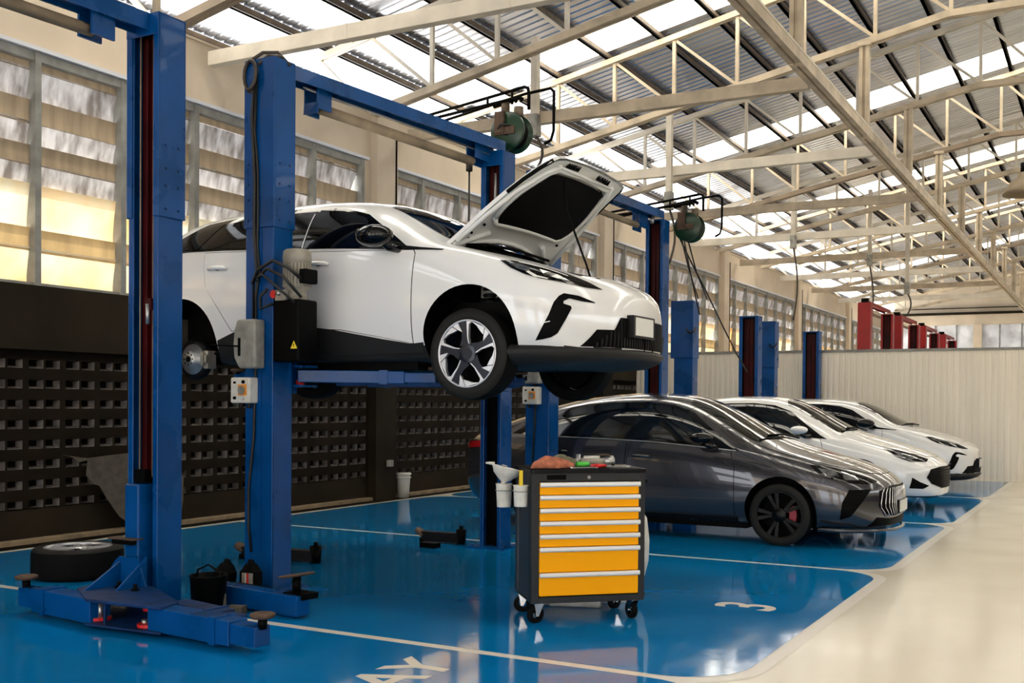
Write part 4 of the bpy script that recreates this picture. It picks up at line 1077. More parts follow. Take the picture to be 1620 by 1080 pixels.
def control_box(parent, x0, y, z0, sticker=True):
    m = MB('white_plastic'); m.box(x0, x0+.20, y-.10, y, z0, z0+.20); c = m.build('control_box', parent, bevel=0.012)
    m = MB('switch_orange'); m.box(x0+.085, x0+.17, y-.106, y-.10, z0+.06, z0+.145); s = m.build('main_switch', c)
    m = MB('cover_grey', 'black'); m.cyl((x0+.125, y-.104, z0+.10), (x0+.125, y-.115, z0+.10), .034, 20); m.box(x0+.117, x0+.133, y-.128, y-.112, z0+.07, z0+.13)
    m.use('black').cyl((x0+.05, y-.10, z0+.04), (x0+.05, y-.112, z0+.04), .012, 12).cyl((x0+.14, y-.10, z0+.165), (x0+.14, y-.112, z0+.165), .014, 12).cyl((x0+.05, y-.1, z0+.16), (x0+.05, y-.112, z0+.16), .009, 12)
    m.build('knobs', s)
    m = MB('handle_alu'); m.cyl((x0+.13, y-.10, z0+.04), (x0+.13, y-.116, z0+.04), .02, 16); m.build('push_button', c)
    for q in (.06, .14): m = MB('cable'); m.cyl((x0+q, y-.04, z0-.04), (x0+q, y-.04, z0), .016, 10); m.build('cable_gland', c)
def release_cover(parent, x0, y, z0, z1):
    m = MB('cover_grey'); h = z1-z0
    pts = [(x0+.03, z1), (x0+.22, z1), (x0+.22, z0), (x0+.05, z0), (x0, z0+h*.22), (x0-.01, z0+h*.5), (x0, z0+h*.78)]
    m.prism(pts, 'xz', y-.12, y); c = m.build('release_cover', parent, bevel=0.02, seg=3)
    m = MB('black'); m.box(x0+.05, x0+.075, y-.124, y-.118, z0+h*.25, z0+h*.62).tube([(x0+.06, y-.12, z0+h*.45), (x0-.02, y-.2, z0+h*.46), (x0-.14, y-.24, z0+h*.47)], .007, 6); m.build('release_lever', c)

# ---- lift with the raised car
LB = thing('two_post_lift', 'tall blue two post lift holding up the white hatchback', 'lift', (-5.8, 7.8, 0), 0, 'blue vehicle lifts')
LM = Matrix.Translation((5.8, -7.8, 0))
class RB(MB):
    def __init__(s, *k): super().__init__(*k); s.x = CURX[0]
CURX = [LM]
_MB = MB
def shifted(root, fn):
    """build with world coordinates, then hand all new children to root's frame"""
    before = set(o.name for o in bpy.data.objects)
    fn()
    inv = Matrix.Translation(-root.location)
    for o in bpy.data.objects:
        if o.name not in before and o.parent == root: o.data.transform(inv); fix_kids(o, inv)
def fix_kids(o, inv):
    for c in bpy.data.objects:
        if c.parent == o: c.data.transform(inv); fix_kids(c, inv)
def build_LB():
    near = column(LB, -6.07, -5.785, 6.25, 6.47, 4.13, 1, sleeve=2.84)
    m = MB('lift_blue'); m.box(-5.93, -5.90, 6.243, 6.25, 0.3, 2.84); m.build('seam', near)
    far = column(LB, -5.745, -5.505, 9.24, 9.46, 4.02, -1, sleeve=3.0, redz=(1.9, None), detail=False)
    m = MB('steel'); m.cyl((-5.60, 9.26, 3.2), (-5.60, 9.26, 3.82), .014, 8); m.build('cylinder_rod', far)
    # top beam and bracket
    m = MB('lift_blue', 'lift_blue_dirty')
    m.bar((-5.88, 6.5, 4.10), (-5.62, 9.35, 4.10), .15, .012).bar((-5.955, 6.5, 4.10+.0), (-5.695, 9.35, 4.10), .012, .11).bar((-5.805, 6.5, 4.10), (-5.545, 9.35, 4.10), .012, .11)
    tb = m.build('top_beam', LB, fixn=True)
    m = MB('lift_blue'); m.box(-5.97, -5.955, 6.80, 6.98, 3.86, 4.12).box(-5.84, -5.825, 6.80, 6.98, 3.90, 4.12).box(-5.97, -5.825, 6.8, 6.815, 3.86, 3.95); m.build('bracket', tb, bevel=.004)
    m = MB('lift_blue'); m.box(-5.76, -5.745, 8.95, 9.25, 3.88, 4.10).box(-5.66, -5.645, 8.95, 9.25, 3.92, 4.10); m.build('bracket', tb, bevel=.004)
    m = MB('pad_bar'); m.tube([(-5.91, 6.9, 3.93), (-5.72, 9.0, 3.90)], .045, 12); m.build('shutoff_bar', tb)
    m = MB('steel'); m.tube([(-5.86, 6.7, 4.03), (-5.64, 9.2, 4.0)], .008, 6).tube([(-5.89, 6.7, 4.05), (-5.69, 9.2, 4.03)], .008, 6); m.build('cable', tb)
    m = MB('cable'); m.tube([(-5.79, 9.06, 3.97), (-5.795, 9.06, 2.2)], .010, 8).cyl((-5.79, 9.06, 3.82), (-5.79, 9.06, 3.92), .035, 10); m.build('pull_cord', tb)
    # carriages and arms under the car
    for (yc, s, xc) in ((6.47, 1, -5.93), (9.24, -1, -5.625)):
        m = MB('lift_blue'); ya, yb = sorted((yc-s*.16, yc+s*.13)); m.box(xc-.08, xc+.08, ya, yb, 1.55, 2.45); ya, yb = sorted((yc+s*.02, yc+s*.22)); m.box(xc-.22, xc+.22, ya, yb, 1.60, 1.62).box(xc-.22, xc+.22, ya, yb, 1.755, 1.775)
        c = m.build('carriage', LB, bevel=.005)
        for q in (-.12, .12): m = MB('red'); m.cyl((xc+q, yc+s*.12, 1.62), (xc+q, yc+s*.12, 1.66), .035, 12); m.build('arm_lock', c)
        y1 = yc+s*.12
        for (tx, ty) in ((-4.75, 6.98 if s > 0 else 8.3), (-6.85, 6.98 if s > 0 else 8.3)):
            lift_arm(LB, (xc+(.12 if tx > xc else -.12), y1, 1.69), (tx, ty, 1.68), .12, .10, padz=.02)
    # hydraulic unit on the near post
    m = MB('black'); m.box(-5.765, -5.50, 6.22, 6.44, 1.79, 2.27); tk = m.build('hydraulic_tank', LB, bevel=.02, seg=3)
    m = MB('yellow'); a = -5.545; m.prism([(a-.033, 1.89), (a+.033, 1.89), (a, 1.95)], 'xz', 6.216, 6.2195); w = m.build('warning_label', tk)
    m = MB('black'); m.prism([(a+.004, 1.937), (a-.009, 1.914), (a, 1.914), (a-.004, 1.897), (a+.009, 1.919), (a+.001, 1.919)], 'xz', 6.2145, 6.216); m.build('warning_mark', w)
    m = MB('motor_grey'); m.lathe([(.001, 2.66), (.085, 2.66), (.105, 2.645), (.11, 2.60), (.108, 2.56), (.10, 2.555), (.10, 2.36), (.075, 2.34), (.075, 2.28), (.11, 2.27), (.001, 2.27)], c=(-5.615, 6.33, 0), n=36)
    for k in range(26):
        t = 2*PI*k/26; cx, cy = -5.615+.104*math.cos(t), 6.33+.104*math.sin(t); m.bar((cx, cy, 2.37), (cx, cy, 2.55), .010, .010, up=(math.cos(t), math.sin(t), 0))
    mo = m.build('motor', tk)
    m = MB('black'); m.box(-5.52, -5.45, 6.24, 6.38, 2.39, 2.50); m.build('terminal_box', mo, bevel=.01)
    m = MB('red', 'steel'); m.cyl((-5.74, 6.20, 2.31), (-5.74, 6.25, 2.31), .032, 16); m.use('steel').box(-5.72, -5.62, 6.20, 6.26, 2.26, 2.34).cyl((-5.68, 6.19, 2.30), (-5.68, 6.21, 2.34), .015, 10); m.build('valve', tk)
    m = MB('cable')
    m.tube([(-5.50, 6.25, 2.42), (-5.55, 6.16, 2.50), (-5.70, 6.15, 2.56), (-5.88, 6.18, 2.50), (-5.95, 6.20, 2.40)], .014, 8)
    m.tube([(-5.50, 6.25, 2.28), (-5.60, 6.15, 2.44), (-5.75, 6.14, 2.50), (-5.86, 6.17, 2.44)], .012, 8)
    m.tube([(-5.54, 6.22, 2.24), (-5.68, 6.14, 2.38), (-5.80, 6.15, 2.46), (-5.94, 6.2, 2.44), (-5.95, 6.21, 2.1)], .010, 8)
    m.tube([(-5.76, 6.22, 2.24), (-5.84, 6.17, 2.20), (-5.87, 6.2, 2.3), (-5.80, 6.2, 2.35)], .012, 8)
    m.build('hydraulic_hose', tk)
    release_cover(near, -6.08, 6.25, 1.74, 2.12)
    control_box(near, -6.13, 6.25, 1.47)
    m = MB('cable')
    m.tube([(-5.95, 6.22, 4.05), (-5.975, 6.21, 3.7), (-5.95, 6.22, 3.2), (-5.955, 6.22, 2.8), (-5.93, 6.225, 2.5), (-5.90, 6.2, 2.42)], .013, 8)
    m.tube([(-5.94, 6.225, 4.02), (-5.955, 6.22, 3.6), (-5.93, 6.23, 3.3), (-5.925, 6.23, 3.0), (-5.935, 6.235, 2.7), (-5.91, 6.235, 2.5), (-5.95, 6.235, 2.3), (-5.95, 6.235, 1.7), (-5.965, 6.235, 1.2), (-6.02, 6.24, .8), (-6.02, 6.24, .5), (-5.99, 6.24, .3)], .011, 8)
    m.build('power_cable', near)
    m = MB('hose_brown'); m.tube([(-6.0+.075*math.cos(t), 6.2+.01*t, 4.02+.12*math.sin(t)) for t in [k*PI/8 for k in range(-4, 14)]], .015, 8)
    m.tube([(-6.0, 6.22, 4.14), (-5.95, 6.3, 4.22), (-5.84, 6.35, 4.22), (-5.76, 6.4, 4.12)], .014, 8)
    m.tube([(-5.92, 6.22, 4.1), (-5.88, 6.28, 4.18), (-5.80, 6.35, 4.18)], .012, 8); m.build('cable_coil', near)
shifted(LB, build_LB)

# ---- leftmost lift: only its far post is in view
LA = thing('two_post_lift', 'blue lift at the left with a lowered carriage and swing arms resting on the floor', 'lift', (-6.0, 4.2, 0), 0, 'blue vehicle lifts')
def build_LA():
    far = column(LA, -6.20, -5.905, 5.24, 5.46, 4.16, -1, sleeve=2.77, redz=(.93, None))
    m = MB('steel_brown', 'steel'); m.cyl((-6.105, 5.26, .95), (-6.105, 5.26, 4.1), .006, 8); m.cyl((-5.99, 5.27, .95), (-5.99, 5.27, 4.1), .004, 8); m.build('lift_cable', far)
    m = MB('rail_red', 'steel'); m.box(-6.02, -5.96, 5.225, 5.245, 2.12, 2.2).use('steel').cyl((-5.985, 5.22, 2.02), (-5.985, 5.22, 2.16), .014, 10); m.build('latch', far)
    m = MB('black'); m.box(-6.115, -6.01, 5.22, 5.27, .91, 1.0); m.build('chain_anchor', far)
    m = MB('lift_blue'); m.box(-6.14, -6.00, 5.16, 5.34, .10, .90); c = m.build('carriage', LA, bevel=.012)
    m = MB('rust'); m.box(-6.24, -5.99, 5.10, 5.2, .515, .525); m.build('stop_plate', c)
    m = MB('black'); m.box(-6.22, -6.02, 5.12, 5.2, .48, .515); m.build('rubber_stop', c)
    m = MB('lift_blue')
    m.prism([(-6.30, .20), (-5.86, .20), (-5.94, .40), (-6.12, .40), (-6.16, .37)], 'xz', 5.10, 5.115)
    m.prism([(4.80, .20), (5.16, .20), (5.16, .40)], 'yz', -6.12, -6.105); m.prism([(4.9, .20), (5.16, .20), (5.16, .40)], 'yz', -5.93, -5.915)
    m.build('gusset', c)
    out = [(-6.30, 5.16), (-5.85, 5.16), (-5.28, 4.86), (-5.22, 4.66), (-5.86, 4.62), (-6.25, 4.86)]
    m = MB('lift_blue_dirty'); m.prism(out, 'xy', .185, .205); m.prism(out, 'xy', .03, .045); m.bar((-5.72, 4.66, .045), (-5.72, 4.66, .185), .02, .02); m.build('hinge_plate', c, bevel=.004)
    for x, y in ((-5.87, 4.74), (-5.42, 4.75)):
        m = MB('red'); m.cyl((x, y, .15), (x, y, .185), .04, 14).lathe([(.001, .05), (.075, .05), (.075, .07), (.001, .07)], c=(x, y, 0), n=16, smooth=False); m.build('arm_lock', c)
        m = MB('steel'); m.cyl((x+.03, y-.02, .06), (x+.03, y-.02, .16), .016, 12).cyl((x-.04, y, .05), (x-.04, y, .09), .022, 10); m.build('lock_pin', c)
    for x, y in ((-6.0, 5.0), (-5.82, 4.98)):
        m = MB('black'); m.cyl((x, y, .2), (x, y, .25), .014, 8).cyl((x, y, .2), (x, y, .215), .028, 10); m.build('bolt', c)
    lift_arm(LA, (-5.84, 4.72, .115), (-6.72, 4.82, .115), .15, .16, padz=.05, tel=.2)
    lift_arm(LA, (-5.36, 4.76, .115), (-4.42, 4.70, .105), .15, .15, padz=.05, tel=.35)
    lift_arm(LA, (-5.50, 5.05, .10), (-4.86, 4.96, .09), .16, .12, pad=False, paint='lift_blue_dirty', tel=.3)
    m = MB('lift_blue'); m.bar((-6.05, 5.25, 4.10), (-6.22, 2.4, 4.10), .15, .012).bar((-6.12, 5.25, 4.12), (-6.29, 2.4, 4.12), .012, .12).bar((-5.98, 5.25, 4.12), (-6.15, 2.4, 4.12), .012, .12); tb = m.build('top_beam', LA)
    m = MB('lift_blue'); m.box(-6.18, -6.16, 4.80, 4.98, 3.92, 4.14).box(-6.05, -6.03, 4.80, 4.98, 3.92, 4.14); m.build('bracket', tb)
    m = MB('pad_bar'); m.tube([(-6.10, 4.85, 3.96), (-6.24, 2.6, 3.96)], .042, 12); m.build('shutoff_bar', tb)
    m = MB('steel_cream'); m.box(-6.04, -6.0, 5.30, 5.34, 4.15, 4.6); m.build('conduit_stub', far)
shifted(LA, build_LA)

# ---- lift over the grey sedan's bay
LC = thing('two_post_lift', 'tall blue two post lift standing around the dark grey sedan, nothing raised on it', 'lift', (-5.7, 12.1, 0), 0, 'blue vehicle lifts')
def build_LC():
    near = column(LC, -5.93, -5.63, 10.5, 10.74, 4.10, 1, sleeve=2.84, detail=False)
    far = column(LC, -5.80, -5.545, 13.64, 13.88, 4.02, -1, sleeve=None, redz=(.6, None), detail=False)
    release_cover(near, -5.92, 10.5, 1.70, 1.84); control_box(near, -5.92, 10.5, 1.47)
    m = MB('cable'); m.tube([(-5.80, 10.49, 4.0), (-5.81, 10.48, 2.5), (-5.8, 10.49, 1.3), (-5.84, 10.49, .6)], .012, 8); m.build('power_cable', near)
    m = MB('lift_blue'); m.bar((-5.78, 10.7, 4.10), (-5.67, 13.8, 4.10), .15, .012).bar((-5.855, 10.7, 4.12), (-5.745, 13.8, 4.12), .012, .11).bar((-5.705, 10.7, 4.12), (-5.60, 13.8, 4.12), .012, .11); tb = m.build('top_beam', LC)
    m = MB('lift_blue'); m.box(-5.86, -5.845, 13.30, 13.58, 3.86, 4.12).box(-5.76, -5.745, 13.3, 13.58, 3.9, 4.12); m.build('bracket', tb)
    m = MB('pad_bar'); m.tube([(-5.80, 10.9, 3.92), (-5.79, 13.3, 3.92)], .04, 10); m.build('shutoff_bar', tb)
    m = MB('steel'); m.cyl((-5.70, 13.62, 3.98), (-5.70, 13.62, 4.08), .03, 10); m.build('pulley', tb)
    for (yc, s, xc) in ((10.74, 1, -5.78), (13.64, -1, -5.67)):
        m = MB('lift_blue'); ya, yb = sorted((yc-s*.14, yc+s*.10)); m.box(xc-.08, xc+.08, ya, yb, .08, .8); m.build('carriage', LC, bevel=.005)
shifted(LC, build_LC)
def low_lift(y, label):
    L = thing('two_post_lift', label, 'lift', (-5.7, y+1.6, 0), 0, 'blue vehicle lifts')
    def f():
        m = MB('lift_blue'); m.box(-5.87, -5.57, y+.02, y+.24, .012, 2.2); p = m.build('post', L, bevel=.006)
        m = MB('lift_blue'); m.box(-5.92, -5.56, y, y+.26, 2.17, 3.03); m.build('motor_housing', p, bevel=.008)
        m = MB('lift_blue'); m.box(-5.98, -5.5, y-.06, y+.3, 0, .014); m.build('base_plate', p)
        m = MB('cable'); m.tube([(-5.66, y-.02, 2.6), (-5.62, y-.03, 2.55), (-5.54, y-.03, 2.56), (-5.53, y+.02, 2.62)], .016, 8); m.build('cable_loop', p)
        column(L, -5.84, -5.50, y+3.05, y+3.30, 3.01, -1, redz=(.4, None), detail=False)
        m = MB('lift_blue'); m.box(-5.8, -5.55, y+.26, y+3.05, .0, .03); m.build('floor_plate', L)
    shifted(L, f)
low_lift(14.9, 'low blue two post lift without a top beam, just behind the dark grey sedan')
low_lift(19.2, 'low blue two post lift without a top beam, nearest the ribbed partition')
for i, (ya, yb) in enumerate(((26.45, 29.4), (30.75, 33.7), (35.05, 37.85), (39.5, 42.3))):
    L = thing('two_post_lift', 'red two post lift rising behind the ribbed partition, %s of the red ones' % ['nearest', 'second nearest', 'third nearest', 'farthest'][i], 'lift', (-5.5, (ya+yb)/2, 0), 0, 'red vehicle lifts')
    def f():
        column(L, -5.60, -5.29, ya, ya+.26, 3.98, 1, paint='lift_red', detail=False)
        column(L, -5.60, -5.29, yb, yb+.26, 3.92, -1, paint='lift_red', inner='rail_red', redz=(.3, None), detail=False)
        m = MB('lift_red'); m.box(-5.53, -5.51, ya+.1, yb+.1, 3.95, 4.05).box(-5.38, -5.36, ya+.1, yb+.1, 3.95, 4.05).box(-5.53, -5.36, ya+.1, yb+.1, 3.99, 4.0); m.build('top_beam', L)
        m = MB('pad_bar'); m.tube([(-5.60, ya+.3, 3.86), (-5.60, yb-.2, 3.84)], .04, 8); m.build('shutoff_bar', L)
        m = MB('black'); m.box(-5.52, -5.36, ya+.02, ya+.2, 4.0, 4.1); m.build('pulley_cover', L)
    shifted(L, f)
# ---- green hose reels with black pipe racks
def reel(x, y, z, label, hoses, sz=1.0):
    t = thing('hose_reel', label, 'reel', (x, y, z), 0, 'green hose reels')
    m = MB('green_reel'); m.lathe([(.05, -.11), (.19, -.11), (.20, -.10), (.20, -.08), (.14, -.07), (.14, .07), (.20, .08), (.20, .10), (.19, .11), (.05, .11)], axis='y', n=36); d = m.build('drum', t)
    m = MB('black'); m.lathe([(.14, -.07), (.165, -.05), (.17, 0), (.165, .05), (.14, .07)], axis='y', n=30); m.build('wound_hose', d)
    m = MB('rust', 'purlin_side'); m.box(-.13, -.02, -.14, .14, -.02, .20).box(-.14, .10, -.13, -.11, -.04, .04); m.use('purlin_side').cyl((-.08, 0, .2), (-.08, 0, .34), .045, 12).cyl((.08, 0, .16), (.08, 0, .26), .05, 12); m.build('bracket', t)
    m = MB('black')
    m.tube([(-1.3, .15, .34), (.15, .0, .46), (.19, 0, .44), (.20, 0, .38), (.20, 0, .22)], .018, 8)
    m.tube([(-1.3, .05, .26), (.05, -.05, .34), (.08, -.05, .30)], .018, 8)
    m.tube([(-1.3, .3, .28), (.10, .1, .42), (.40, .1, .44), (.44, .1, .40), (.44, .1, 0), (.42, .08, -.1), (.36, .05, -.14)], .016, 8)
    for q in (-.3, 0.0): m.tube([(q, .0, .43+q*.1), (q, .0, .30)], .014, 6)
    m.tube([(-.25, .05, .32), (.08, .0, .36), (.12, 0, .33)], .026, 8)
    m.build('pipe_rack', t)
    for pts in hoses:
        m = MB('cable'); m.tube(pts, .011, 8); m.build('hose', t)
reel(-5.60, 9.58, 4.30, 'dark green hose reel with black pipes above the lift post behind the open bonnet', [[(-.12, -.12, .0), (-.05, -.15, .06), (.05, -.13, .05)]])
reel(-5.33, 14.1, 3.97, 'green hose reel hanging beside the empty lift, hoses dropping from it', [
    [(-.12, 0, -.15), (-.13, .3, -.5), (-.12, .7, -.93)], [(-.02, 0, -.18), (.0, .3, -.6), (.0, .75, -.93)],
    [(-.16, -.02, -.1), (-.05, .2, -.45), (.05, .5, -.8), (.18, .9, -1.3), (.3, 1.2, -1.7), (.42, 1.4, -2.0)],
    [(-.04, -.1, .3), (-.04, -.1, -.2), (.0, .1, -.7), (.05, .3, -1.2)]])

# ================================================================== TOOL CABINET
CB = thing('tool_cabinet', 'dark grey rolling tool cabinet with seven orange drawers', 'cabinet', (-3.445, 6.20, 0), R(42.4))
m = MB('box_grey', 'box_side'); m.box(0, .80, .004, .50, .14, .16).box(0, .80, .004, .50, 1.0, 1.02).box(.77, .80, .004, .5, .16, 1.0).box(.004, .796, .48, .5, .16, 1.0)
m.box(0, .048, 0, .03, .14, 1.02).box(.755, .80, 0, .03, .14, 1.02).box(.048, .755, 0, .03, .14, .182).box(.048, .755, 0, .03, .962, 1.02)
m.use('box_side').box(.003, .03, .03, .50, .16, 1.0); m.use('box_grey').box(0, .01, .03, .10, .14, 1.02).use('box_side').box(-.004, .006, .42, .50, .15, 1.0)
m.use('box_grey').box(.03, .77, .05, .06, .16, 1.0)
m.build('body', CB, bevel=.003)
m = MB('plastic_dark'); m.prism(rrect(-.01, .815, -.012, .515, .03, 5), 'xy', 1.02, 1.045); m.prism(rrect(.02, .785, .02, .485, .02, 4), 'xy', 1.045, 1.048); m.build('top_tray', CB, bevel=.004)
m = MB('black'); m.box(.10, .235, -.002, 0, .975, 1.008); m.build('name_panel', CB)
m = MB('steel'); m.cyl((.395, 0, .99), (.395, -.008, .99), .012, 14); m.build('lock', CB)
hz = [.955, .868, .780, .693, .605, .517, .345, .185]
for k in range(7):
    zt, zb = hz[k], hz[k+1]+.006
    m = MB('orange'); m.box(.052, .752, -.008, .045, zb, zt); d = m.build('drawer', CB, bevel=.003)
    m = MB('handle_alu'); m.prism([(-.008, zt-.030), (-.024, zt-.028), (-.030, zt-.018), (-.028, zt-.002), (-.020, zt+.003), (-.008, zt+.003)], 'yz', .052, .760); m.build('drawer_handle', d, bevel=.002)
for i, (x, y, a) in enumerate(((.06, .06, 20), (.74, .06, -75), (.06, .44, -20), (.74, .44, 30))):
    m = MB('rubber'); m.x = Matrix.Translation((x, y, 0)) @ Matrix.Rotation(R(a), 4, 'Z')
    m.lathe([(.03, -.016), (.052, -.018), (.062, -.012), (.062, .012), (.052, .018), (.03, .016)], c=(-.02, 0, .062), axis='y', n=28); w = m.build('caster_wheel', CB)
    m = MB('chrome'); m.x = Matrix.Translation((x, y, 0)) @ Matrix.Rotation(R(a), 4, 'Z')
    for s in (-1, 1): m.prism([(-.045, .135), (.035, .135), (.01, .09), (-.01, .05), (-.03, .05), (-.035, .09)], 'xz', s*.026-.0015, s*.026+.0015)
    m.box(-.045, .04, -.035, .035, .133, .139).cyl((-.02, -.03, .062), (-.02, .03, .062), .008, 10); m.build('caster_fork', w)
# things lying on / hanging from the cabinet (cabinet frame -> world)
CM = Matrix.Translation((-3.445, 6.20, 0)) @ Matrix.Rotation(R(42.4), 4, 'Z')
def oncab(x, y, z=1.048): return CM @ Vector((x, y, z))
def blobcloth(name, key, cx, cy, rx, ry, h, seed, label, rz=0):
    rnd = random.Random(seed); bm = bmesh.new(); n = 26; g = {}
    ph = [(rnd.uniform(2, 7), rnd.uniform(2, 7), rnd.uniform(0, 6), rnd.uniform(.3, 1)) for _ in range(5)]
    for i in range(n+1):
        for j in range(n+1):
            u, v = i/n*2-1, j/n*2-1; r_ = max(abs(u), abs(v)); l = math.hypot(u, v) or 1; f = r_/l
            X, Y = u*f, v*f; rr = math.hypot(X, Y)
            ed = 1+.18*math.sin(5*math.atan2(Y, X)+seed)
            fold = sum(a*abs(math.sin(p*X+q*Y+o_)) for p, q, o_, a in ph)/3
            z = h*(1-rr**2)**.5*(.35+.5*fold) if rr < 1 else 0
            g[i, j] = bm.verts.new((X*rx*ed, Y*ry*ed, .004+z))
    for i in range(n):
        for j in range(n): bm.faces.new((g[i, j], g[i+1, j], g[i+1, j+1], g[i, j+1])).smooth = True
    me = bpy.data.meshes.new(name); bm.to_mesh(me); bm.free(); me.materials.append(K[key])
    o = bpy.data.objects.new(name, me); COL.objects.link(o); o.location = oncab(cx, cy); o.rotation_euler = (0, 0, R(42.4+rz))
    s = o.modifiers.new('s', 'SOLIDIFY'); s.thickness = .003
    return tag(o, label, 'cloth')
blobcloth('rag', 'cloth_orange', .155, .09, .15, .075, .095, 3, 'crumpled orange rag on the left of the tool cabinet top', 12)
blobcloth('work_glove', 'cloth_green', .27, .26, .11, .06, .10, 8, 'olive glove lying behind the orange rag on the tool cabinet', -8)
def tool(name, label, cat, loc, rz, parts, group=None):
    t = thing(name, label, cat, oncab(*loc), R(42.4+rz), group)
    for pn_, key, fn in parts:
        m = MB(key); fn(m); m.build(pn_, t)
tool('screwdriver', 'screwdriver with a green handle on the tool cabinet beside the olive glove', 'tool', (.35, .15), 5, [('handle', 'green', lambda m: m.cyl((0, 0, .022), (.09, 0, .02), .018, 12)), ('shaft', 'steel', lambda m: m.cyl((.09, 0, .02), (.2, 0, .01), .005, 8))])
tool('air_ratchet', 'metal air ratchet lying in the middle of the tool cabinet top', 'tool', (.41, .26), -6, [('handle', 'motor_grey', lambda m: m.cyl((0, 0, .035), (.17, 0, .035), .024, 14)), ('head', 'steel', lambda m: m.cyl((.17, 0, .035), (.24, 0, .035), .03, 14).cyl((.22, 0, .035), (.22, 0, .075), .015, 10)), ('lever', 'white_plastic', lambda m: m.box(.02, .12, -.01, .01, .058, .066))])
tool('impact_socket', 'small upright steel socket on the tool cabinet beside the air ratchet', 'tool', (.42, .36), 0, [('body', 'steel', lambda m: m.lathe([(.012, 0), (.024, 0), (.024, .05), (.017, .055), (.017, .08), (.01, .08)], n=20))])
tool('paper_box', 'small off-white carton on the tool cabinet behind the air ratchet', 'box', (.50, .30), 15, [('carton', 'white_plastic', lambda m: m.box(-.04, .05, -.03, .03, 0, .065)), ('lid', 'handle_alu', lambda m: m.box(-.042, .052, -.032, .032, .065, .072))])
def wr(m, L, r):
    m.bar((0, 0, .006), (L, 0, .006), .016, .007); m.lathe([(r*.5, 0), (r, 0), (r, .010), (r*.5, .010)], c=(L, 0, .001), n=16, smooth=False); m.prism([(-.02, -.02), (.01, -.012), (.01, .012), (-.02, .02), (-.008, .008), (-.008, -.008)], 'xy', .001, .011)
tool('spanner', 'steel spanner lying at the front edge of the tool cabinet beside the red-handled pliers', 'tool', (.30, .03), 8, [('body', 'steel', lambda m: wr(m, .17, .016))], 'spanners on the cabinet')
tool('spanner', 'long steel spanner pointing to the right end of the tool cabinet', 'tool', (.50, .14), -2, [('body', 'steel', lambda m: wr(m, .22, .020))], 'spanners on the cabinet')
tool('spanner', 'dark ring spanner at the far right of the tool cabinet top', 'tool', (.58, .24), 8, [('body', 'motor_grey', lambda m: wr(m, .15, .018))], 'spanners on the cabinet')
tool('pliers', 'pliers with red handles near the front edge of the tool cabinet', 'tool', (.46, .045), 35, [('jaws', 'steel', lambda m: m.prism([(.10, -.01), (.16, -.006), (.16, .006), (.10, .01)], 'xy', .004, .018)), ('handles', 'red', lambda m: m.tube([(.10, .004, .014), (.04, .03, .018), (-.02, .02, .016)], .011, 10).tube([(.10, -.004, .014), (.04, -.03, .018), (-.02, -.02, .016)], .011, 10))])
tool('socket_extension', 'short chrome extension bar on the tool cabinet behind the pliers', 'tool', (.52, .19), 60, [('bar', 'chrome', lambda m: m.cyl((0, 0, .012), (.08, 0, .012), .009, 12).cyl((.08, 0, .012), (.1, 0, .012), .013, 12)), ('drive', 'steel', lambda m: m.box(-.012, 0, -.006, .006, .006, .018))])
def cup(name, label, x, y, z, r, h, funnel=False, brush=False):
    t = thing(name, label, 'cup', oncab(x, y, z), R(42.4), 'white cups on the cabinet side')
    m = MB('white_plastic'); m.lathe([(.001, 0), (r*.82, 0), (r*.86, .01), (r*.98, h*.95), (r*1.04, h), (r*.94, h), (r*.8, .02), (.001, .02)], n=32); m.build('cup', t)
    if brush:
        m = MB('yellow'); m.box(-.012, .012, -.008, .008, h*.4, h+.10); m.build('brush_handle', t)
    m = MB('steel'); m.tube([(r*1.05*math.cos(a), r*1.05*math.sin(a), h*.72) for a in [k*PI/8 for k in range(17)]], .003, 6); m.tube([(r, 0, h*.72), (abs(x)+.002, 0, h*.72)], .004, 6); m.build('holder_ring', t)
cup('plastic_cup', 'dirty white plastic cup hooked on the left of the cabinet, holding a yellow brush', -.06, .08, .79, .052, .145, brush=True)
cup('plastic_cup', 'dirty white plastic cup hooked on the cabinet side under the funnel', -.115, .37, .76, .058, .165)
t = thing('funnel', 'dirty white plastic funnel tilted over the left cup of the tool cabinet', 'funnel', oncab(-.12, .37, .935), R(42.4))
m = MB('white_plastic'); m.x = Matrix.Rotation(R(14), 4, 'Y'); m.lathe([(.012, -.05), (.016, .0), (.05, .025), (.085, .055), (.105, .10), (.108, .108), (.10, .102), (.08, .06), (.01, .008)], n=36); m.prism([(.02, .10), (-.02, .10), (-.005, .15)], 'xy', .112, .117); m.x = m.x; m.build('cone', t)
m = MB('white_plastic'); m.x = Matrix.Rotation(R(14), 4, 'Y'); m.tube([(-.09, .02, .11), (-.125, .03, .105), (-.15, .035, .10)], [.012, .010, .006], 8); m.build('hang_tab', t)
# side handle of the cabinet
m = MB('black'); m.x = Matrix.Identity(4); m.tube([(.80, .12, .94), (.85, .12, .95), (.85, .38, .95), (.80, .38, .94)], .012, 10); m.build('push_handle', CB)
# cream drum behind the cabinet
t = thing('oil_drainer', 'rounded cream plastic container standing behind the tool cabinet', 'container', tuple(oncab(.79, .82, 0)))
m = MB('sack'); m.lathe([(.001, .06), (.20, .06), (.27, .12), (.315, .30), (.32, .45), (.30, .62), (.22, .74), (.08, .78), (.001, .78)], n=40); m.build('tank', t)
m = MB('sack'); m.lathe([(.001, 0), (.22, 0), (.23, .03), (.20, .06), (.001, .06)], n=32); m.build('base', t)
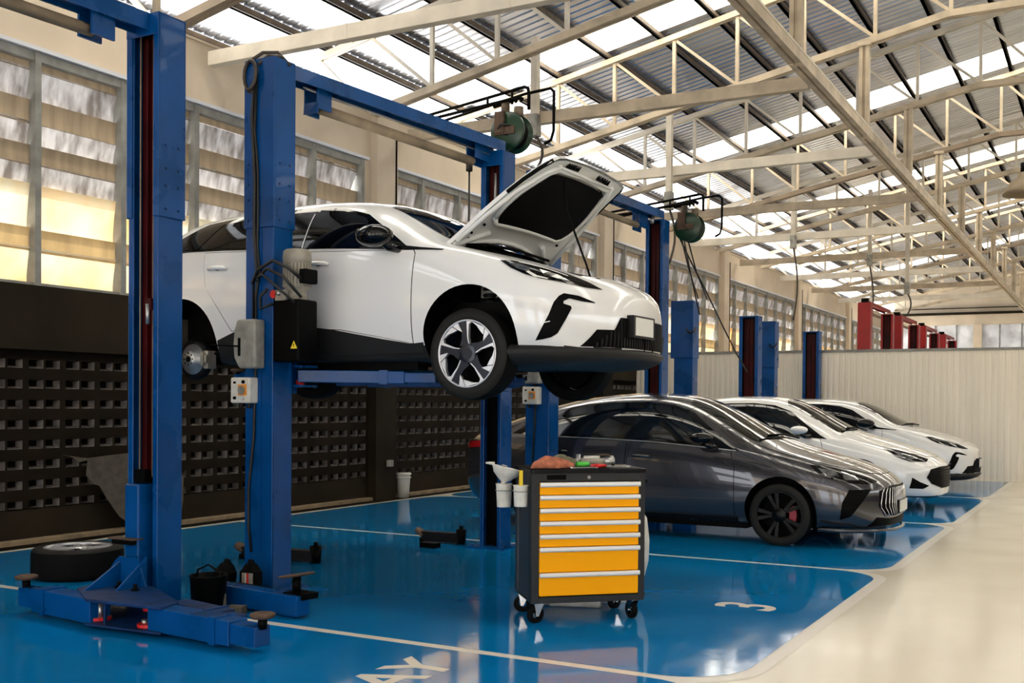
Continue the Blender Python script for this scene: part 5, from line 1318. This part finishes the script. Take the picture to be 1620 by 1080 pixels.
# cream roll lying under it
t = thing('plastic_roll', 'cream roll of plastic sheet lying on the floor under the tool cabinet', 'roll', tuple(oncab(.30, .60, 0)), R(42.4-22))
m = MB('sack'); m.lathe([(.03, -.02), (.062, -.02), (.065, 0), (.063, .20), (.066, .34), (.06, .36), (.03, .36)], axis='x', c=(0, 0, .066), n=28); m.build('roll', t)
m = MB('sack'); m.lathe([(.01, -.16), (.04, -.15), (.05, -.08), (.045, -.02)], axis='x', c=(0, 0, .055), n=20); m.build('loose_end', t)

# ================================================================== SMALL THINGS ON THE FLOOR
# spare wheel lying flat
t = thing('spare_wheel', 'car wheel with a silver rim lying flat on the blue floor', 'wheel', (-7.70, 6.0, 0))
tmp = wheel(t, 0, 0, .128, .36, .245, 'plain', -1); tmp.rotation_euler = (R(-90), 0, R(25)); tmp.name = 'tyre'
# black bin beside the left lift post
t = thing('oil_bucket', 'black plastic bin standing beside the leftmost lift post', 'bin', (-5.60, 5.42, 0))
m = MB('black'); m.lathe([(.001, 0), (.11, 0), (.125, .26), (.135, .27), (.12, .27), (.10, .02), (.001, .02)], n=32); m.build('bin', t)
m = MB('black'); m.tube([(-.12, 0, .24), (-.10, 0, .30), (0, 0, .34), (.10, 0, .30), (.12, 0, .24)], .008, 8); m.build('carry_handle', t)
o = MB('tan_card'); o.box(-.06, .06, -.05, .05, 0, .07); o.prism([(-.09, 0), (-.06, 0), (-.06, .16)], 'xz', -.05, -.02); o = o.build('wooden_block', bevel=.004); o.location = (-5.36, 5.44, 0); o.rotation_euler = (0, 0, R(20)); tag(o, 'small pale wooden block on the floor by the black bin', 'block')
# floor arm of the lift in front of its near post
t = thing('floor_beam', 'dark blue steel beam on the floor in front of the motor lift post, round pad at its end', 'beam', (-5.45, 5.66, 0), R(-7))
m = MB('lift_blue'); m.box(-.55, .56, -.06, .06, .02, .16); m.build('beam', t, bevel=.006)
m = MB('black'); m.box(-.45, .0, .06, .20, .02, .13); m.build('rear_rail', t)
m = MB('black'); m.cyl((.44, .05, .15), (.44, .05, .27), .03, 14).box(.38, .58, -.02, .12, .13, .17); m.build('pad_stem', t)
m = MB('rust'); m.x = Matrix.Translation((.44, .05, .28)) @ Matrix.Rotation(R(-10), 4, 'Y'); m.lathe([(.001, -.01), (.10, -.008), (.13, .004), (.12, .012), (.001, .014)], n=28); m.build('round_pad', t)
m = MB('lift_blue'); m.box(-.5, -.3, -.03, .03, 0, .02).box(.3, .5, -.03, .03, 0, .02); m.build('beam_feet', t)
# two oil bottles
for i, (x, y, tilt, lab) in enumerate(((-5.99, 5.96, 9, 'black oil bottle with a grey label leaning at the foot of the motor lift post'), (-5.80, 6.02, 0, 'black oil bottle with a red striped label at the foot of the motor lift post'))):
    t = thing('oil_bottle', lab, 'bottle', (x-.02+.04*i, y, .0), R(8), 'oil bottles by the lift post')
    m = MB('black'); m.x = Matrix.Rotation(R(tilt), 4, 'Y'); m.prism(rrect(-.085, .085, -.045, .045, .03, 4), 'xy', .0, .20); m.lathe([(.075, .20), (.05, .245), (.025, .26), (.022, .285), (.001, .285)], n=20); m.build('bottle', t, bevel=.004)
    m = MB('handle_alu' if i == 0 else 'cover_grey'); m.x = Matrix.Rotation(R(tilt), 4, 'Y'); m.box(-.045, .05, -.052, -.045, .04, .19); lb = m.build('label', t)
    m = MB('red' if i else 'white_plastic', 'white_plastic'); m.x = Matrix.Rotation(R(tilt), 4, 'Y')
    if i: m.box(.0, .015, -.0545, -.052, .07, .19).box(-.035, .02, -.0545, -.052, .045, .065); m.use('white_plastic').box(-.015, -.007, -.0545, -.052, .07, .19).box(-.03, .015, -.0555, -.0545, .066, .074)
    else: [m.box(-.035, .03, -.0545, -.052, z, z+.008) for z in (.07, .10, .13, .16)]
    m.build('label_print', lb)
# dark swing arms on the floor behind
def floor_arm(x, y, L, rz, label):
    t = thing('swing_arm', label, 'lift arm', (x, y, 0), R(rz), 'loose dark arms on the floor')
    m = MB('plastic_dark'); m.box(-L/2, L/2, -.05, .05, .02, .12); m.build('arm', t, bevel=.006)
    m = MB('black'); m.lathe([(.001, .0), (.05, .0), (.055, .16), (.001, .165)], c=(L/2, 0, 0), n=20); m.cyl((L/2, 0, .16), (L/2, 0, .2), .02, 10); m.build('end_pad', t)
    m = MB('rust'); m.x = Matrix.Translation((-L/2-.03, 0, .1)) @ Matrix.Rotation(R(35), 4, 'Y'); m.lathe([(.001, -.01), (.07, -.01), (.07, .02), (.001, .02)], n=20); m.build('tilted_pad', t)
    m = MB('black'); m.box(-L/2-.02, -L/2+.04, -.05, .05, 0, .05); m.build('foot', t)
floor_arm(-6.85, 7.50, .78, 8, 'black swing arm lying on the floor behind the motor lift post')
floor_arm(-6.25, 9.30, .45, 5, 'dark swing arm lying beside the foot of the far lift post under the car')
o = MB('black'); o.box(-.10, .10, -.05, .05, 0, .055); o = o.build('rubber_block', bevel=.008); o.location = (-6.16, 8.95, 0.003); tag(o, 'small black rubber block lying on the white bay line', 'block')
# white bucket by the wall
t = thing('paint_bucket', 'white plastic bucket standing against the vent block wall', 'bucket', (-9.70, 13.36, .003))
m = MB('bucket_white'); m.lathe([(.001, 0), (.085, 0), (.105, .34), (.11, .36), (.095, .36), (.075, .02), (.001, .02)], n=32); m.build('pail', t)
m = MB('bucket_white'); m.lathe([(.11, .30), (.118, .305), (.118, .318), (.11, .32)], n=32); m.lathe([(.112, .35), (.12, .355), (.12, .38), (.001, .385)], n=32); m.build('lid', t)
# torn undertray panel leaning against the wall
pts = [(0, .93), (.12, .90), (.17, .84), (.30, .86), (.26, .70), (.34, .60), (.42, .58), (.52, .42), (.66, .22), (.80, .12), (1.5, .10), (1.58, .34), (1.62, .60), (1.52, .82), (1.1, .93), (.6, .90), (.3, .88)]
m = MB('tan_card'); vs = []
m.prism([(y, z) for y, z in pts], 'yz', -.006, .006); o = m.build('undertray_panel', bevel=.003)
for v in o.data.vertices: v.co.x += (0.93-v.co.z)*.16+.02*math.sin(v.co.y*7)
o.location = (-9.80, 7.43, -.03); tag(o, 'torn grey-brown plastic panel leaning against the vent block wall', 'panel')
# small socket box on the column
o = MB('motor_grey'); o.box(-.02, .03, -.06, .06, -.05, .05); o = o.build('socket_box', bevel=.006); o.location = (-9.68, 12.98, .55); tag(o, 'small grey electrical socket box low on the brown wall column', 'socket')
# floor lettering
def text(s, x, y, size, key, name, sx=1.0):
    c = bpy.data.curves.new(name, 'FONT'); c.body = s; c.size = size; c.align_x = 'CENTER'; c.align_y = 'CENTER'; c.extrude = 0.0004; c.offset = 0.010
    o = bpy.data.objects.new(name, c); COL.objects.link(o); o.location = (x, y, .0042); o.rotation_euler = (0, 0, R(90)); o.scale = (sx, 1, 1)
    bpy.context.view_layer.update()
    dg = bpy.context.evaluated_depsgraph_get(); me = bpy.data.meshes.new_from_object(o.evaluated_get(dg)); bpy.data.objects.remove(o)
    me.materials.clear(); me.materials.append(K[key]); q = bpy.data.objects.new(name, me); COL.objects.link(q)
    q.location = (x, y, .0042); q.rotation_euler = (0, 0, R(90)); q.scale = (sx, 1, 1); q['kind'] = 'structure'
    return q
text('3', -2.36, 7.56, .62, 'floor_line', 'trim_60', .85)
text('BAY', -3.42, 4.60, .50, 'floor_line', 'trim_61', 1.0)
